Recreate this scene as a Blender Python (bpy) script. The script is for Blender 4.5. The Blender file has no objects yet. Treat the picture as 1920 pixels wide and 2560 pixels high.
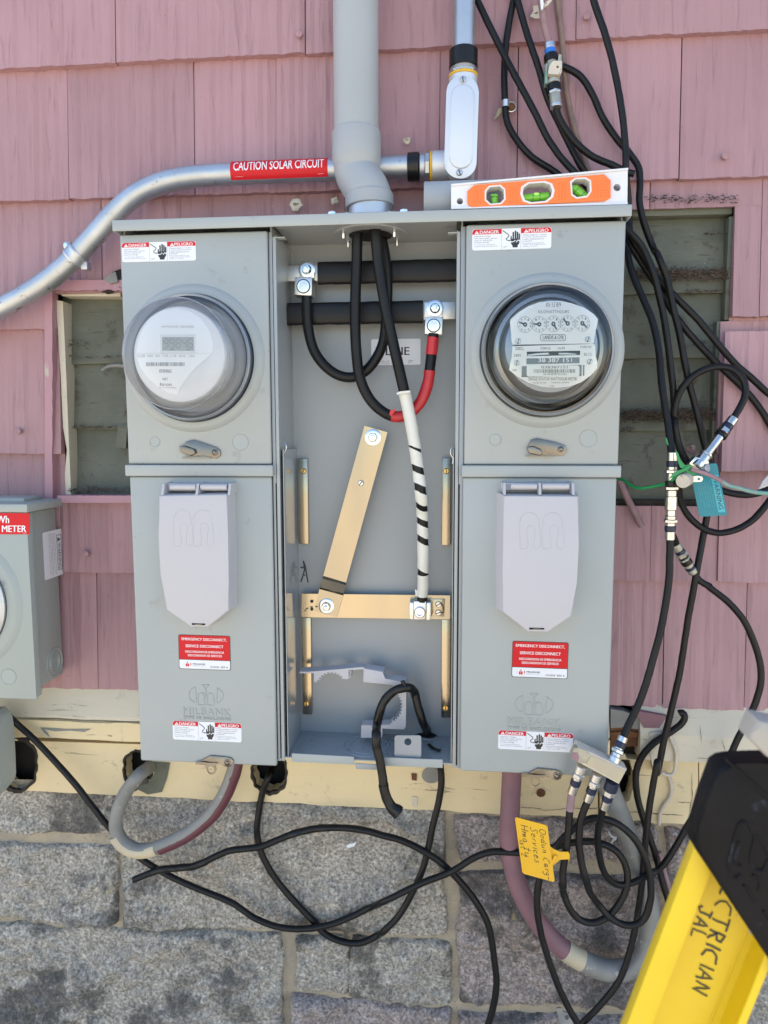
import bpy, bmesh, math, random
from mathutils import Vector, Matrix, noise
from mathutils.geometry import tessellate_polygon
random.seed(7)
S = bpy.context.scene
COL = S.collection
R = math.radians

# ------------------------------------------------------------------ camera
CAMP = Vector((0, -1.10, 0))
FPX, YAW, PIT, ROLL = 1800.0, R(5.276), R(6.040), R(-0.1186)
_fw = Vector((-math.sin(YAW)*math.cos(PIT), math.cos(YAW)*math.cos(PIT), -math.sin(PIT)))
_r = _fw.cross(Vector((0, 0, 1))).normalized()
_u = _r.cross(_fw)
_r2 = _r*math.cos(ROLL) + _u*math.sin(ROLL)
_u2 = -_r*math.sin(ROLL) + _u*math.cos(ROLL)
cd = bpy.data.cameras.new('camera')
cam = bpy.data.objects.new('camera', cd)
COL.objects.link(cam)
cam.matrix_world = Matrix.Translation(CAMP) @ Matrix((_r2, _u2, -_fw)).transposed().to_4x4()
cd.sensor_fit = 'VERTICAL'
cd.sensor_height = 24
cd.lens = 24*FPX/2560
cd.clip_start = 0.02
cd.clip_end = 900
cd.dof.use_dof = True
cd.dof.focus_distance = 0.98
cd.dof.aperture_fstop = 4.6
S.camera = cam
# ------------------------------------------------------------------ light
SUN_EL, SUN_AZ = R(58), R(-50)          # sun stands behind the house, the wall is in open shade
w = bpy.data.worlds.new('World')
S.world = w
w.use_nodes = True
nt = w.node_tree
bg = nt.nodes['Background']
sky = nt.nodes.new('ShaderNodeTexSky')
sky.sky_type = 'NISHITA'
sky.sun_disc = False
sky.sun_elevation = SUN_EL
sky.sun_rotation = SUN_AZ
sky.air_density = 1.0
sky.dust_density = 0.6
sky.ozone_density = 1.0
nt.links.new(sky.outputs[0], bg.inputs[0])
bg.inputs[1].default_value = 0.15
sl = bpy.data.lights.new('sun', 'SUN')
sl.energy = 4.5
sl.angle = R(0.53)
sl.color = (1.0, 0.93, 0.82)
sun = bpy.data.objects.new('sun', sl)
COL.objects.link(sun)
sdir = Vector((math.sin(SUN_AZ)*math.cos(SUN_EL), math.cos(SUN_AZ)*math.cos(SUN_EL), math.sin(SUN_EL)))
sun.rotation_euler = sdir.to_track_quat('Z', 'Y').to_euler()
vs = S.view_settings
vs.view_transform = 'Standard'
vs.look = 'None'
vs.gamma = 1
vs.use_curve_mapping = False
vs.exposure = 1.32

# ------------------------------------------------------------------ measuring helpers (photo crop -> plane Y = const)
CR = {'A': (0, 0, .57866), 'B': (960, 0, .57866), 'C': (0, 560, .42194), 'D': (640, 500, .34356), 'E': (1120, 560, .48222),
      'F': (0, 1160, .42194), 'G': (640, 1260, .36176), 'H': (1120, 1160, .48222), 'I': (0, 1800, .57866), 'J': (960, 1800, .57866),
      'K': (1560, 1020, .217), 'L': (1220, 700, .19289), 'M': (440, 1560, .18083), 'N': (1240, 1820, .22905), 'O': (300, 580, .12055),
      'P': (1200, 0, .16878), 'Q': (1560, 1740, .37075), 'R': (0, 1220, .33457), 'X': (0, 0, 1.0)}
def W(c, x, y, Y):
    ox, oy, s = CR[c]
    px, py = ox + x*s, oy + y*s
    d = _fw + _r2*((px-960)/FPX) - _u2*((py-1280)/FPX)
    return CAMP + d*((Y-CAMP.y)/d.y)
def P(c, Y0, *xy, Y1=None):
    n = len(xy)//2
    return [W(c, xy[2*i], xy[2*i+1], Y0 if Y1 is None else Y0+(Y1-Y0)*i/max(1, n-1)) for i in range(n)]
def dist(c, x0, y0, x1, y1, Y):
    return (W(c, x0, y0, Y)-W(c, x1, y1, Y)).length

class Fr:
    """plane: local u right, v down, d out of the plane; pt() gives a world point"""
    def __init__(s, O, Rv, Dv, w, h):
        s.O, s.a, s.b = Vector(O), Vector(Rv)/w, Vector(Dv)/h
        s.n = Vector(Dv).cross(Vector(Rv)).normalized()
    def pt(s, u, v, d=0):
        return s.O + s.a*u + s.b*v + s.n*d
class FC:
    """upright plane at Y facing the street, measured in crop c"""
    def __init__(s, c, Y):
        s.c, s.Y, s.n = c, Y, Vector((0, -1, 0))
    def pt(s, u, v, d=0):
        return W(s.c, u, v, s.Y) + s.n*d
def rectfr(c, x0, y0, x1, y1, Y, w, h, tilt=0):
    """upright true rectangle round the crop box, w x h local units, tilted by tilt degrees"""
    ce = W(c, (x0+x1)/2, (y0+y1)/2, Y)
    ww, hh = dist(c, x0, (y0+y1)/2, x1, (y0+y1)/2, Y), dist(c, (x0+x1)/2, y0, (x0+x1)/2, y1, Y)
    t = R(tilt)
    Rv = Vector((math.cos(t), 0, math.sin(t)))*ww
    Dv = Vector((math.sin(t), 0, -math.cos(t)))*hh
    return Fr(ce-Rv/2-Dv/2, Rv, Dv, w, h)

# ------------------------------------------------------------------ object helpers
WORLDLOC = {}
def put(name, me, m, parent=None, smooth=None):
    """me in world coordinates -> object with its origin at the middle of the mesh"""
    if m is not None and not me.materials:
        for x in (m if isinstance(m, (list, tuple)) else [m]):
            me.materials.append(x)
    vs_ = me.vertices
    if len(vs_):
        co = [0.0]*(3*len(vs_))
        vs_.foreach_get('co', co)
        c = Vector((min(co[0::3])+max(co[0::3]), min(co[1::3])+max(co[1::3]), min(co[2::3])+max(co[2::3])))/2
        me.transform(Matrix.Translation(-c))
    else:
        c = Vector((0, 0, 0))
    if smooth is not None:
        me.polygons.foreach_set('use_smooth', [True]*len(me.polygons))
        me.set_sharp_from_angle(angle=R(smooth))
    o = bpy.data.objects.new(name, me)
    COL.objects.link(o)
    WORLDLOC[o] = c
    if parent is not None:
        o.parent = parent
        o.location = c - WORLDLOC[parent]
    else:
        o.location = c
    return o
def thing(name, label, cat, loc, group=None):
    o = bpy.data.objects.new(name, None)
    o.empty_display_size = .05
    COL.objects.link(o)
    o.location = loc
    WORLDLOC[o] = Vector(loc)
    o['label'] = label
    o['category'] = cat
    if group: o['group'] = group
    return o
def tag(o, label, cat, group=None):
    o['label'] = label
    o['category'] = cat
    if group: o['group'] = group
    return o
def frombm(bm, name='mesh'):
    bmesh.ops.recalc_face_normals(bm, faces=bm.faces[:])
    me = bpy.data.meshes.new(name)
    bm.to_mesh(me)
    bm.free()
    return me
def pyd(v, f, name='mesh', recalc=True):
    me = bpy.data.meshes.new(name)
    me.from_pydata([tuple(x) for x in v], [], f)
    if recalc:
        bm = bmesh.new(); bm.from_mesh(me)
        bmesh.ops.recalc_face_normals(bm, faces=bm.faces[:])
        bm.to_mesh(me); bm.free()
    me.update()
    return me
def bmbox(bm, x0, x1, y0, y1, z0, z1, bev=0, seg=2):
    m = Matrix.Translation(((x0+x1)/2, (y0+y1)/2, (z0+z1)/2)) @ Matrix.Diagonal((abs(x1-x0), abs(y1-y0), abs(z1-z0), 1))
    r = bmesh.ops.create_cube(bm, size=1, matrix=m)
    if bev:
        es = list({e for v in r['verts'] for e in v.link_edges})
        bmesh.ops.bevel(bm, geom=es, offset=bev, segments=seg, affect='EDGES', profile=.5)
def box(name, x0, x1, y0, y1, z0, z1, m, parent=None, bev=0, seg=2, smooth=40):
    bm = bmesh.new()
    bmbox(bm, x0, x1, y0, y1, z0, z1, bev, seg)
    return put(name, frombm(bm), m, parent, smooth if bev else None)
def pbox(name, c, x0, y0, x1, y1, Yf, Yb, m, parent=None, bev=0, seg=2, Ym=None):
    """world-axis box whose front face (at Yf) covers the crop rectangle"""
    Ym = Yf if Ym is None else Ym
    xm, ym = (x0+x1)/2, (y0+y1)/2
    X0, X1 = W(c, x0, ym, Ym).x, W(c, x1, ym, Ym).x
    Z0, Z1 = W(c, xm, y1, Ym).z, W(c, xm, y0, Ym).z
    return box(name, X0, X1, Yf, Yb, Z0, Z1, m, parent, bev, seg)
def plate(name, fr, pts, d0, d1, m, parent=None, holes=(), bev=0, seg=2, smooth=None, shrink=None):
    """flat piece: outline in the plane fr, from d0 (back) to d1 (front)"""
    if not holes:
        bm = bmesh.new()
        a = [bm.verts.new(fr.pt(u, v, d0)) for u, v in pts]
        if shrink:
            cu, cv = sum(p[0] for p in pts)/len(pts), sum(p[1] for p in pts)/len(pts)
            fp = [(cu+(u-cu)*shrink, cv+(v-cv)*shrink) for u, v in pts]
        else:
            fp = pts
        b = [bm.verts.new(fr.pt(u, v, d1)) for u, v in fp]
        n = len(pts)
        bm.faces.new(a); top = bm.faces.new(b)
        for i in range(n):
            bm.faces.new((a[i], a[(i+1) % n], b[(i+1) % n], b[i]))
        if bev:
            bmesh.ops.bevel(bm, geom=list(top.edges), offset=bev, segments=seg, affect='EDGES', profile=.5)
        me = frombm(bm)
    else:
        loops = [pts]+list(holes)
        flat = [p for l in loops for p in l]
        tris = tessellate_polygon([[Vector((p[0], p[1], 0)) for p in l] for l in loops])
        n = len(flat)
        v = [fr.pt(p[0], p[1], d0) for p in flat]+[fr.pt(p[0], p[1], d1) for p in flat]
        f = [tuple(t) for t in tris]+[tuple(i+n for i in t) for t in tris]
        k = 0
        for l in loops:
            L = len(l)
            for i in range(L):
                f.append((k+i, k+(i+1) % L, n+k+(i+1) % L, n+k+i))
            k += L
        me = pyd(v, f)
    return put(name, me, m, parent, smooth if smooth is not None else (40 if bev else None))
def circ(cx, cy, rx, ry=None, n=32, a0=0, a1=360):
    ry = rx if ry is None else ry
    full = abs(a1-a0) >= 360
    k = n if full else n+1
    return [(cx+rx*math.cos(R(a0+(a1-a0)*i/n)), cy-ry*math.sin(R(a0+(a1-a0)*i/n))) for i in range(k)]
def rrect(x0, y0, x1, y1, r, n=5):
    p = []
    for cx, cy, a in ((x1-r, y0+r, 90), (x1-r, y1-r, 0), (x0+r, y1-r, -90), (x0+r, y0+r, 180)):
        q = circ(cx, cy, r, n=n, a0=a, a1=a-90)
        p += q
    return p
def basis(n):
    n = n.normalized()
    a = Vector((0, 0, 1)) if abs(n.z) < .9 else Vector((1, 0, 0))
    x = a.cross(n).normalized()
    return x, n.cross(x), n
def lathe_me(prof, O, n, seg=40, hexa=False):
    x, y, n = basis(Vector(n))
    v, f = [], []
    O = Vector(O)
    for r, h in prof:
        for i in range(seg):
            a = 2*math.pi*i/seg
            v.append(O+n*h+(x*math.cos(a)+y*math.sin(a))*max(r, 1e-5))
    for k in range(len(prof)-1):
        for i in range(seg):
            j = (i+1) % seg
            f.append((k*seg+i, k*seg+j, (k+1)*seg+j, (k+1)*seg+i))
    return v, f
def lathe(name, prof, O, n, m, parent=None, seg=40, smooth=35):
    v, f = lathe_me(prof, O, n, seg)
    return put(name, pyd(v, f), m, parent, smooth)
def discs(name, prof, centres, n, m, parent=None, seg=24, smooth=35):
    V, F = [], []
    for c in centres:
        v, f = lathe_me(prof, c, n, seg)
        k = len(V); V += v; F += [tuple(i+k for i in q) for q in f]
    return put(name, pyd(V, F), m, parent, smooth)
def bolt(fr, u, v, d, r, parent, m, name='bolt', h=.006):
    """hex head with washer and stud"""
    O, n = fr.pt(u, v, d), fr.n
    V, F = lathe_me([(0, 0), (r, 0), (r, r*.12), (r*.93, r*.16), (r*.6, r*.17), (r*.6, 0)], O, n, 32)
    v2, f2 = lathe_me([(r*.58, 0), (r*.58, r*.5), (r*.5, r*.6), (r*.3, r*.62), (0, r*.62)], O, n, 6)
    k = len(V); V += v2; F += [tuple(i+k for i in q) for q in f2]
    v2, f2 = lathe_me([(r*.27, 0), (r*.27, r*.62+h), (r*.2, r*.66+h), (0, r*.66+h)], O, n, 16)
    k = len(V); V += v2; F += [tuple(i+k for i in q) for q in f2]
    return put(name, pyd(V, F), m, parent, 30)
def screw(fr, u, v, d, r, parent, m, name='screw', slot=None, ang=60):
    O, n = fr.pt(u, v, d), fr.n
    o = lathe(name, [(r, 0), (r, r*.3), (r*.8, r*.55), (0, r*.6)], O, n, m, parent, 20)
    t = R(ang)
    dx = Vector((math.cos(t), 0, math.sin(t))) if abs(n.y) > .5 else Vector((0, math.cos(t), math.sin(t)))
    up = n.cross(dx)
    a, b = dx*r*.8, up*r*.14
    p = [O+n*r*.62+s for s in (-a-b, a-b, a+b, -a+b)]
    q = [x-n*r*.3 for x in p]
    put('slot', pyd(p+q, [(0, 1, 2, 3), (4, 5, 6, 7), (0, 1, 5, 4), (1, 2, 6, 5), (2, 3, 7, 6), (3, 0, 4, 7)]), MT['dark'], o)
    return o

def spline(pts, step=.006):
    """centripetal-ish Catmull-Rom through pts"""
    p = [pts[0]*2-pts[1]]+list(pts)+[pts[-1]*2-pts[-2]]
    out = []
    for i in range(1, len(p)-2):
        a, b, c, d = p[i-1], p[i], p[i+1], p[i+2]
        L = (c-b).length
        k = max(2, int(L/step))
        la, lc = max((b-a).length, 1e-5), max((d-c).length, 1e-5)
        ma = ((b-a)/la + (c-b)/max(L, 1e-5))*.5*L
        mc = ((c-b)/max(L, 1e-5) + (d-c)/lc)*.5*L
        for j in range(k):
            t = j/k
            t2, t3 = t*t, t*t*t
            out.append(b*(2*t3-3*t2+1)+ma*(t3-2*t2+t)+c*(-2*t3+3*t2)+mc*(t3-t2))
    out.append(p[-2])
    return out
def tube_me(path, r, seg=12, keep=None, caps=True, wob=0, flat=1.0):
    """sweep; r number or function of t; keep(t, angle) drops faces"""
    n = len(path)
    cum = [0]
    for i in range(1, n): cum.append(cum[-1]+(path[i]-path[i-1]).length)
    T = cum[-1] or 1
    tan = [(path[min(i+1, n-1)]-path[max(i-1, 0)]).normalized() for i in range(n)]
    x = basis(tan[0])[0]
    v, f = [], []
    rf = r if callable(r) else (lambda t: r)
    ph = random.random()*9
    for i in range(n):
        x = (x-tan[i]*x.dot(tan[i])).normalized()
        y = tan[i].cross(x)
        t = cum[i]/T
        rr = rf(t)
        for k in range(seg):
            a = 2*math.pi*k/seg
            q = rr*(1+(wob*noise.noise(Vector((math.cos(a)*.9, math.sin(a)*.9+ph, cum[i]*90))) if wob else 0))
            v.append(path[i]+(x*math.cos(a)+y*math.sin(a)*flat)*q)
    for i in range(n-1):
        for k in range(seg):
            if keep and not keep((cum[i]+cum[i+1])/2/T, (k+.5)/seg, cum[i]): continue
            j = (k+1) % seg
            f.append((i*seg+k, i*seg+j, (i+1)*seg+j, (i+1)*seg+k))
    if caps:
        f.append(tuple(range(seg)))
        f.append(tuple(range((n-1)*seg, n*seg)))
    return v, f
def tube(name, pts, r, m, parent=None, seg=12, step=.006, raw=False, **k):
    path = pts if raw else spline(pts, step)
    v, f = tube_me(path, r, seg, **k)
    return put(name, pyd(v, f), m, parent, 50)
def sub(path, t0, t1):
    n = len(path)-1
    return path[max(0, int(round(t0*n))):int(round(t1*n))+1]
def tubes(name, plist, r, m, parent=None, seg=8, step=.006):
    V, F = [], []
    for pts in plist:
        v, f = tube_me(spline(pts, step) if len(pts) > 2 else pts, r, seg)
        k = len(V); V += v; F += [tuple(i+k for i in q) for q in f]
    return put(name, pyd(V, F), m, parent, 50)
TXT = {}
def textmesh(body, bold=0, space=1.0):
    cu = bpy.data.curves.new('t', 'FONT')
    cu.body = body
    cu.size = 1
    cu.offset = bold
    cu.space_character = space
    cu.resolution_u = 3
    cu.align_x = 'CENTER'
    ob = bpy.data.objects.new('t', cu)
    me = bpy.data.meshes.new_from_object(ob)
    v = [x.co.copy() for x in me.vertices]
    f = [tuple(p.vertices) for p in me.polygons]
    bpy.data.objects.remove(ob)
    bpy.data.meshes.remove(me)
    bpy.data.curves.remove(cu)
    return v, f
def text_into(V, F, body, fr, u0, v0, u1, v1, d, bold=0, rot=0, space=1.0, wave=0, thick=0):
    v, f = textmesh(body, 0, space)
    if not v: return
    x0, x1 = min(p.x for p in v), max(p.x for p in v)
    y0, y1 = min(p.y for p in v), max(p.y for p in v)
    k = len(V)
    for p in v:
        s, t = (p.x-x0)/max(x1-x0, 1e-6), (y1-p.y)/max(y1-y0, 1e-6)
        if rot == 90: s, t = 1-t, s          # reads downwards
        u, vv = u0+(u1-u0)*s, v0+(v1-v0)*t
        if wave: vv += wave*math.sin(u*3.1/(abs(u1-u0)+1e-6)*3)
        V.append(fr.pt(u, vv, d))
    if bold and not thick and rot == 0:            # heavier weight: a second pass a hair to the right
        n = len(v); sh = (fr.pt(u0+(u1-u0)*min(.012, bold*.9)*7/max(4, len(body)), v0)-fr.pt(u0, v0))
        for i in range(n): V.append(V[k+i]+sh+fr.n*.00002)
        F += [tuple(i+k+n for i in q) for q in f]
    F += [tuple(i+k for i in q) for q in f]
    if thick:
        n = len(v)
        for i in range(n): V.append(V[k+i]+fr.n*0)
        ed = {}
        for q in f:
            for i in range(len(q)):
                e = (q[i], q[(i+1) % len(q)])
                ed[e] = 1
        for i in range(n): V[k+n+i] = V[k+i]-fr.n*thick
        for (a, b) in ed:
            if (b, a) not in ed: F.append((k+b, k+a, k+n+a, k+n+b))
def letters(name, items, fr, d, m, parent, bold=.015, **k):
    """items: (body, u0, v0, u1, v1[, rot]) joined into one print layer"""
    V, F = [], []
    for it in items:
        text_into(V, F, it[0], fr, it[1], it[2], it[3], it[4], d, bold=k.get('b', bold), rot=it[5] if len(it) > 5 else 0, thick=k.get('thick', 0), space=k.get('space', 1.0))
    return put(name, pyd(V, F, recalc=False), m, parent)
def shapes(name, polys, fr, d, m, parent):
    """flat print shapes joined into one layer"""
    V, F = [], []
    for q_, p in enumerate(polys):
        k = len(V)
        V += [fr.pt(u, v, d+(q_ % 9)*.000006) for u, v in p]
        F += [tuple(i+k for i in t) for t in tessellate_polygon([[Vector((u, v, 0)) for u, v in p]])]
    return put(name, pyd(V, F, recalc=False), m, parent)
def stroke_poly(pts, wd):
    """polyline -> ribbon outline"""
    L, Rr = [], []
    n = len(pts)
    for i in range(n):
        a, b = pts[max(i-1, 0)], pts[min(i+1, n-1)]
        dx, dy = b[0]-a[0], b[1]-a[1]
        l = math.hypot(dx, dy) or 1
        nx, ny = -dy/l*wd/2, dx/l*wd/2
        L.append((pts[i][0]+nx, pts[i][1]+ny)); Rr.append((pts[i][0]-nx, pts[i][1]-ny))
    return L+Rr[::-1]

# ------------------------------------------------------------------ materials
MT = {}
def ramp(N, L, fac, stops):
    r = N.new('ShaderNodeValToRGB')
    e = r.color_ramp.elements
    while len(e) < len(stops): e.new(.5)
    for i, (p, c) in enumerate(stops):
        e[i].position = p
        e[i].color = (c, c, c, 1) if isinstance(c, (int, float)) else (*c, 1)
    L.new(fac, r.inputs[0])
    return r.outputs[0]
def coords(N, L, sc=(1, 1, 1), rnd=True):
    tc = N.new('ShaderNodeTexCoord')
    mp = N.new('ShaderNodeMapping')
    mp.inputs['Scale'].default_value = sc
    if rnd:
        oi = N.new('ShaderNodeObjectInfo')
        mu = N.new('ShaderNodeMath'); mu.operation = 'MULTIPLY'; mu.inputs[1].default_value = 37.0
        L.new(oi.outputs['Random'], mu.inputs[0])
        ad = N.new('ShaderNodeVectorMath'); ad.operation = 'ADD'
        L.new(tc.outputs['Object'], ad.inputs[0]); L.new(mu.outputs[0], ad.inputs[1])
        L.new(ad.outputs[0], mp.inputs[0])
    else:
        L.new(tc.outputs['Object'], mp.inputs[0])
    return mp.outputs[0]
def nz(N, L, co, scale, detail=4, rough=.55, dist_=0):
    n = N.new('ShaderNodeTexNoise')
    n.inputs['Scale'].default_value = scale
    n.inputs['Detail'].default_value = detail
    n.inputs['Roughness'].default_value = rough
    n.inputs['Distortion'].default_value = dist_
    L.new(co, n.inputs['Vector'])
    return n.outputs['Fac']
def mix(N, L, fac, a, b, mode='MIX'):
    m = N.new('ShaderNodeMix'); m.data_type = 'RGBA'; m.blend_type = mode
    if isinstance(fac, (int, float)): m.inputs[0].default_value = fac
    else: L.new(fac, m.inputs[0])
    for i, c in ((6, a), (7, b)):
        if isinstance(c, tuple): m.inputs[i].default_value = (*c, 1)
        else: L.new(c, m.inputs[i])
    return m.outputs[2]
def bump(N, L, bs, h, st, di=.001):
    b = N.new('ShaderNodeBump')
    b.inputs['Strength'].default_value = st
    b.inputs['Distance'].default_value = di
    L.new(h, b.inputs['Height'])
    prev = bs.inputs['Normal'].links
    if prev: L.new(prev[0].from_socket, b.inputs['Normal'])
    L.new(b.outputs[0], bs.inputs['Normal'])
def new(name, col, rough=.5, metal=0, spec=.5):
    m = bpy.data.materials.new(name)
    m.use_nodes = True
    N, L = m.node_tree.nodes, m.node_tree.links
    bs = N['Principled BSDF']
    bs.inputs['Base Color'].default_value = (*col, 1)
    bs.inputs['Roughness'].default_value = rough
    bs.inputs['Metallic'].default_value = metal
    bs.inputs['Specular IOR Level'].default_value = spec
    MT[name] = m
    return m, N, L, bs
def var(name, col, col2, rough=.5, metal=0, vs_=6, bs_=None, st=.3, bd=.0005, sc=(1, 1, 1), grime=None, spec=.5, rv=.0):
    """painted / metal surface with soft colour drift, fine relief and optional grime blotches"""
    m, N, L, bs = new(name, col, rough, metal, spec)
    co = coords(N, L, sc)
    c = mix(N, L, ramp(N, L, nz(N, L, co, vs_, 5), [(.3, 0), (.7, 1)]), col, col2)
    if grime:
        gc, gs, lo, hi = grime
        c = mix(N, L, ramp(N, L, nz(N, L, co, gs, 8, .7), [(lo, 0), (hi, 1)]), c, gc)
    L.new(c, bs.inputs['Base Color'])
    if rv:
        mr = N.new('ShaderNodeMapRange')
        L.new(nz(N, L, co, vs_*3, 6), mr.inputs[0])
        mr.inputs[3].default_value = max(.02, rough-rv); mr.inputs[4].default_value = rough+rv
        L.new(mr.outputs[0], bs.inputs['Roughness'])
    if bs_:
        bump(N, L, bs, nz(N, L, co, bs_, 4), st, bd)
    return m

# pink shingle paint: drifting pink, vertical grain, chips
m, N, L, bs = new('pink', (.4, .2, .24), .55)
co = coords(N, L)
cs = coords(N, L, (1, 1, .035))
g1 = nz(N, L, cs, 150, 5, .6, .5)
g2 = nz(N, L, cs, 260, 3, .6)
c = mix(N, L, ramp(N, L, nz(N, L, co, 4, 4), [(.3, 0), (.7, 1)]), (.42, .245, .258), (.345, .195, .207))
c = mix(N, L, ramp(N, L, g1, [(.57, 0), (.67, .42)]), c, (.22, .12, .13))
oi = N.new('ShaderNodeObjectInfo'); mr = N.new('ShaderNodeMapRange'); L.new(oi.outputs['Random'], mr.inputs[0]); mr.inputs[3].default_value = .90; mr.inputs[4].default_value = 1.08
vm = N.new('ShaderNodeVectorMath'); vm.operation = 'SCALE'; L.new(c, vm.inputs[0]); L.new(mr.outputs[0], vm.inputs['Scale'])
c = vm.outputs[0]
c = mix(N, L, ramp(N, L, nz(N, L, co, 60, 6, .75), [(.70, 0), (.73, .7)]), c, (.55, .45, .42))
c = mix(N, L, ramp(N, L, nz(N, L, co, 150, 3, .7), [(.70, 0), (.76, .8)]), c, (.16, .07, .08))
L.new(c, bs.inputs['Base Color'])
bump(N, L, bs, g1, .9, .0020)
bump(N, L, bs, g2, .35, .0008)
var('pink_flat', (.43, .235, .265), (.38, .20, .23), .5, vs_=12, bs_=70, st=.4, sc=(1, 1, .3), grime=((.45, .40, .33), 25, .66, .70))
# weathered green clapboard
m, N, L, bs = new('green', (.12, .15, .11), .65)
co = coords(N, L)
ch = coords(N, L, (.12, 1, 1))
c = mix(N, L, ramp(N, L, nz(N, L, co, 9, 6, .6), [(.3, 0), (.7, 1)]), (.155, .160, .122), (.082, .090, .062))
c = mix(N, L, ramp(N, L, nz(N, L, co, 34, 8, .72), [(.56, 0), (.66, .9)]), c, (.06, .045, .03))
c = mix(N, L, ramp(N, L, nz(N, L, ch, 120, 5, .7), [(.62, 0), (.7, .8)]), c, (.05, .05, .035))
c = mix(N, L, ramp(N, L, nz(N, L, co, 210, 3, .7), [(.72, 0), (.75, .8)]), c, (.55, .50, .42))
L.new(c, bs.inputs['Base Color'])
bump(N, L, bs, nz(N, L, ch, 110, 6, .7), .6, .0016)
bump(N, L, bs, nz(N, L, co, 160, 5, .7), .5, .001)
# cream painted boards
def cream(name, a, b, chip, lo):
    m, N, L, bs = new(name, a, .5)
    co = coords(N, L, rnd=False)
    ch = coords(N, L, (.10, 1, 1), rnd=False)
    c = mix(N, L, ramp(N, L, nz(N, L, co, 7, 5), [(.3, 0), (.7, 1)]), a, b)
    c = mix(N, L, ramp(N, L, nz(N, L, ch, 75, 7, .7, 1.0), [(lo, 0), (lo+.025, 1)]), c, chip)
    c = mix(N, L, ramp(N, L, nz(N, L, co, 28, 8, .78), [(.60, 0), (.68, .7)]), c, (.36, .30, .22))
    L.new(c, bs.inputs['Base Color'])
    bump(N, L, bs, nz(N, L, ch, 75, 7, .7, 1.0), .5, .0015)
    bump(N, L, bs, nz(N, L, co, 90, 5), .25, .0008)
cream('cream', (.74, .60, .35), (.68, .55, .33), (.26, .21, .14), .645)
cream('cream_pale', (.64, .57, .43), (.54, .49, .39), (.30, .26, .2), .63)
# speckled stone
def stone(name, tint, k=1.0):
    m, N, L, bs = new(name, (.3, .3, .3), .85, spec=.3)
    co = coords(N, L)
    v = N.new('ShaderNodeTexVoronoi'); v.inputs['Scale'].default_value = 420; L.new(co, v.inputs['Vector'])
    sp = N.new('ShaderNodeSeparateColor'); L.new(v.outputs['Color'], sp.inputs[0])
    f1 = nz(N, L, co, 190, 6, .72)
    a = ramp(N, L, f1, [(.38, tuple(.09*t*k for t in tint)), (.46, tuple(.20*t*k for t in tint)), (.55, tuple(.36*t*k for t in tint)), (.66, tuple(.58*t*k for t in tint))])
    a = mix(N, L, ramp(N, L, nz(N, L, co, 55, 6, .65), [(.44, 0), (.64, .5)]), a, tuple(.12*t for t in tint))
    b = ramp(N, L, sp.outputs[0], [(0, (.16, .15, .13)), (.5, (.36, .34, .30)), (1, (.72, .68, .60))])
    c = mix(N, L, .28, a, b)
    c = mix(N, L, ramp(N, L, nz(N, L, co, 7, 8, .72), [(.515, 0), (.56, .55), (.64, .85)]), c, (.055, .055, .053))
    c = mix(N, L, ramp(N, L, nz(N, L, co, 45, 6, .8), [(.64, 0), (.72, .55)]), c, (.07, .065, .06))
    c = mix(N, L, ramp(N, L, nz(N, L, co, 30, 4, .6), [(.70, 0), (.735, .7)]), c, (.45, .36, .16))
    L.new(c, bs.inputs['Base Color'])
    bump(N, L, bs, f1, 1.0, .004)
    bump(N, L, bs, nz(N, L, co, 420, 3, .7), .6, .0015)
stone('stone', (1.09, .99, .84), 1.48)
stone('stone_mauve', (1.10, .89, .83), 1.3)
m, N, L, bs = new('mortar', (.42, .36, .27), .9, spec=.2)
co = coords(N, L, rnd=False)
c = mix(N, L, ramp(N, L, nz(N, L, co, 14, 6), [(.35, 0), (.65, 1)]), (.56, .47, .34), (.40, .345, .27))
c = mix(N, L, ramp(N, L, nz(N, L, co, 260, 4, .8), [(.58, 0), (.66, .8)]), c, (.16, .14, .12))
L.new(c, bs.inputs['Base Color'])
bump(N, L, bs, nz(N, L, co, 130, 8, .75), 1.0, .005)

var('enamel', (.375, .398, .385), (.335, .360, .350), .34, vs_=5, bs_=420, st=.05, bd=.0004, grime=((.29, .30, .28), 26, .62, .70), rv=.08)
var('enamel_gloss', (.30, .32, .33), (.28, .30, .31), .07, vs_=6, spec=1.0)
var('enamel_in', (.32, .34, .345), (.29, .31, .32), .30, vs_=3, bs_=380, st=.05, bd=.0004, grime=((.25, .26, .26), 60, .72, .75))
var('old_enamel', (.36, .39, .36), (.33, .36, .33), .42, vs_=5, bs_=300, st=.05, grime=((.25, .25, .2), 60, .70, .73))
var('lid', (.52, .50, .51), (.49, .475, .485), .55, vs_=4, bs_=500, st=.12, bd=.0004, grime=((.3, .3, .3), 30, .76, .78))
var('pvc', (.37, .385, .385), (.34, .355, .36), .42, vs_=7, bs_=220, st=.06, grime=((.24, .22, .2), 75, .72, .75))
var('galv', (.56, .58, .59), (.44, .46, .47), .46, .9, vs_=18, bs_=90, st=.35, bd=.0008, grime=((.22, .20, .17), 60, .60, .68), rv=.12)
var('galv_plain', (.56, .58, .60), (.46, .48, .50), .45, .9, vs_=14, bs_=60, st=.1, rv=.08)
var('cast', (.70, .72, .74), (.64, .66, .68), .52, .6, vs_=9, bs_=260, st=.25, bd=.0004)
var('zinc', (.74, .76, .78), (.66, .68, .70), .22, 1, vs_=30, bs_=120, st=.08)
var('dichromate', (.52, .42, .28), (.34, .31, .245), .19, 1, vs_=7, bs_=200, st=.06, sc=(1, 1, .2), rv=.06)
var('brass', (.66, .45, .16), (.60, .38, .12), .28, 1, vs_=30)
var('steel', (.25, .23, .20), (.18, .165, .145), .30, 1, vs_=30, bs_=200, st=.06, rv=.06)
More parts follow.
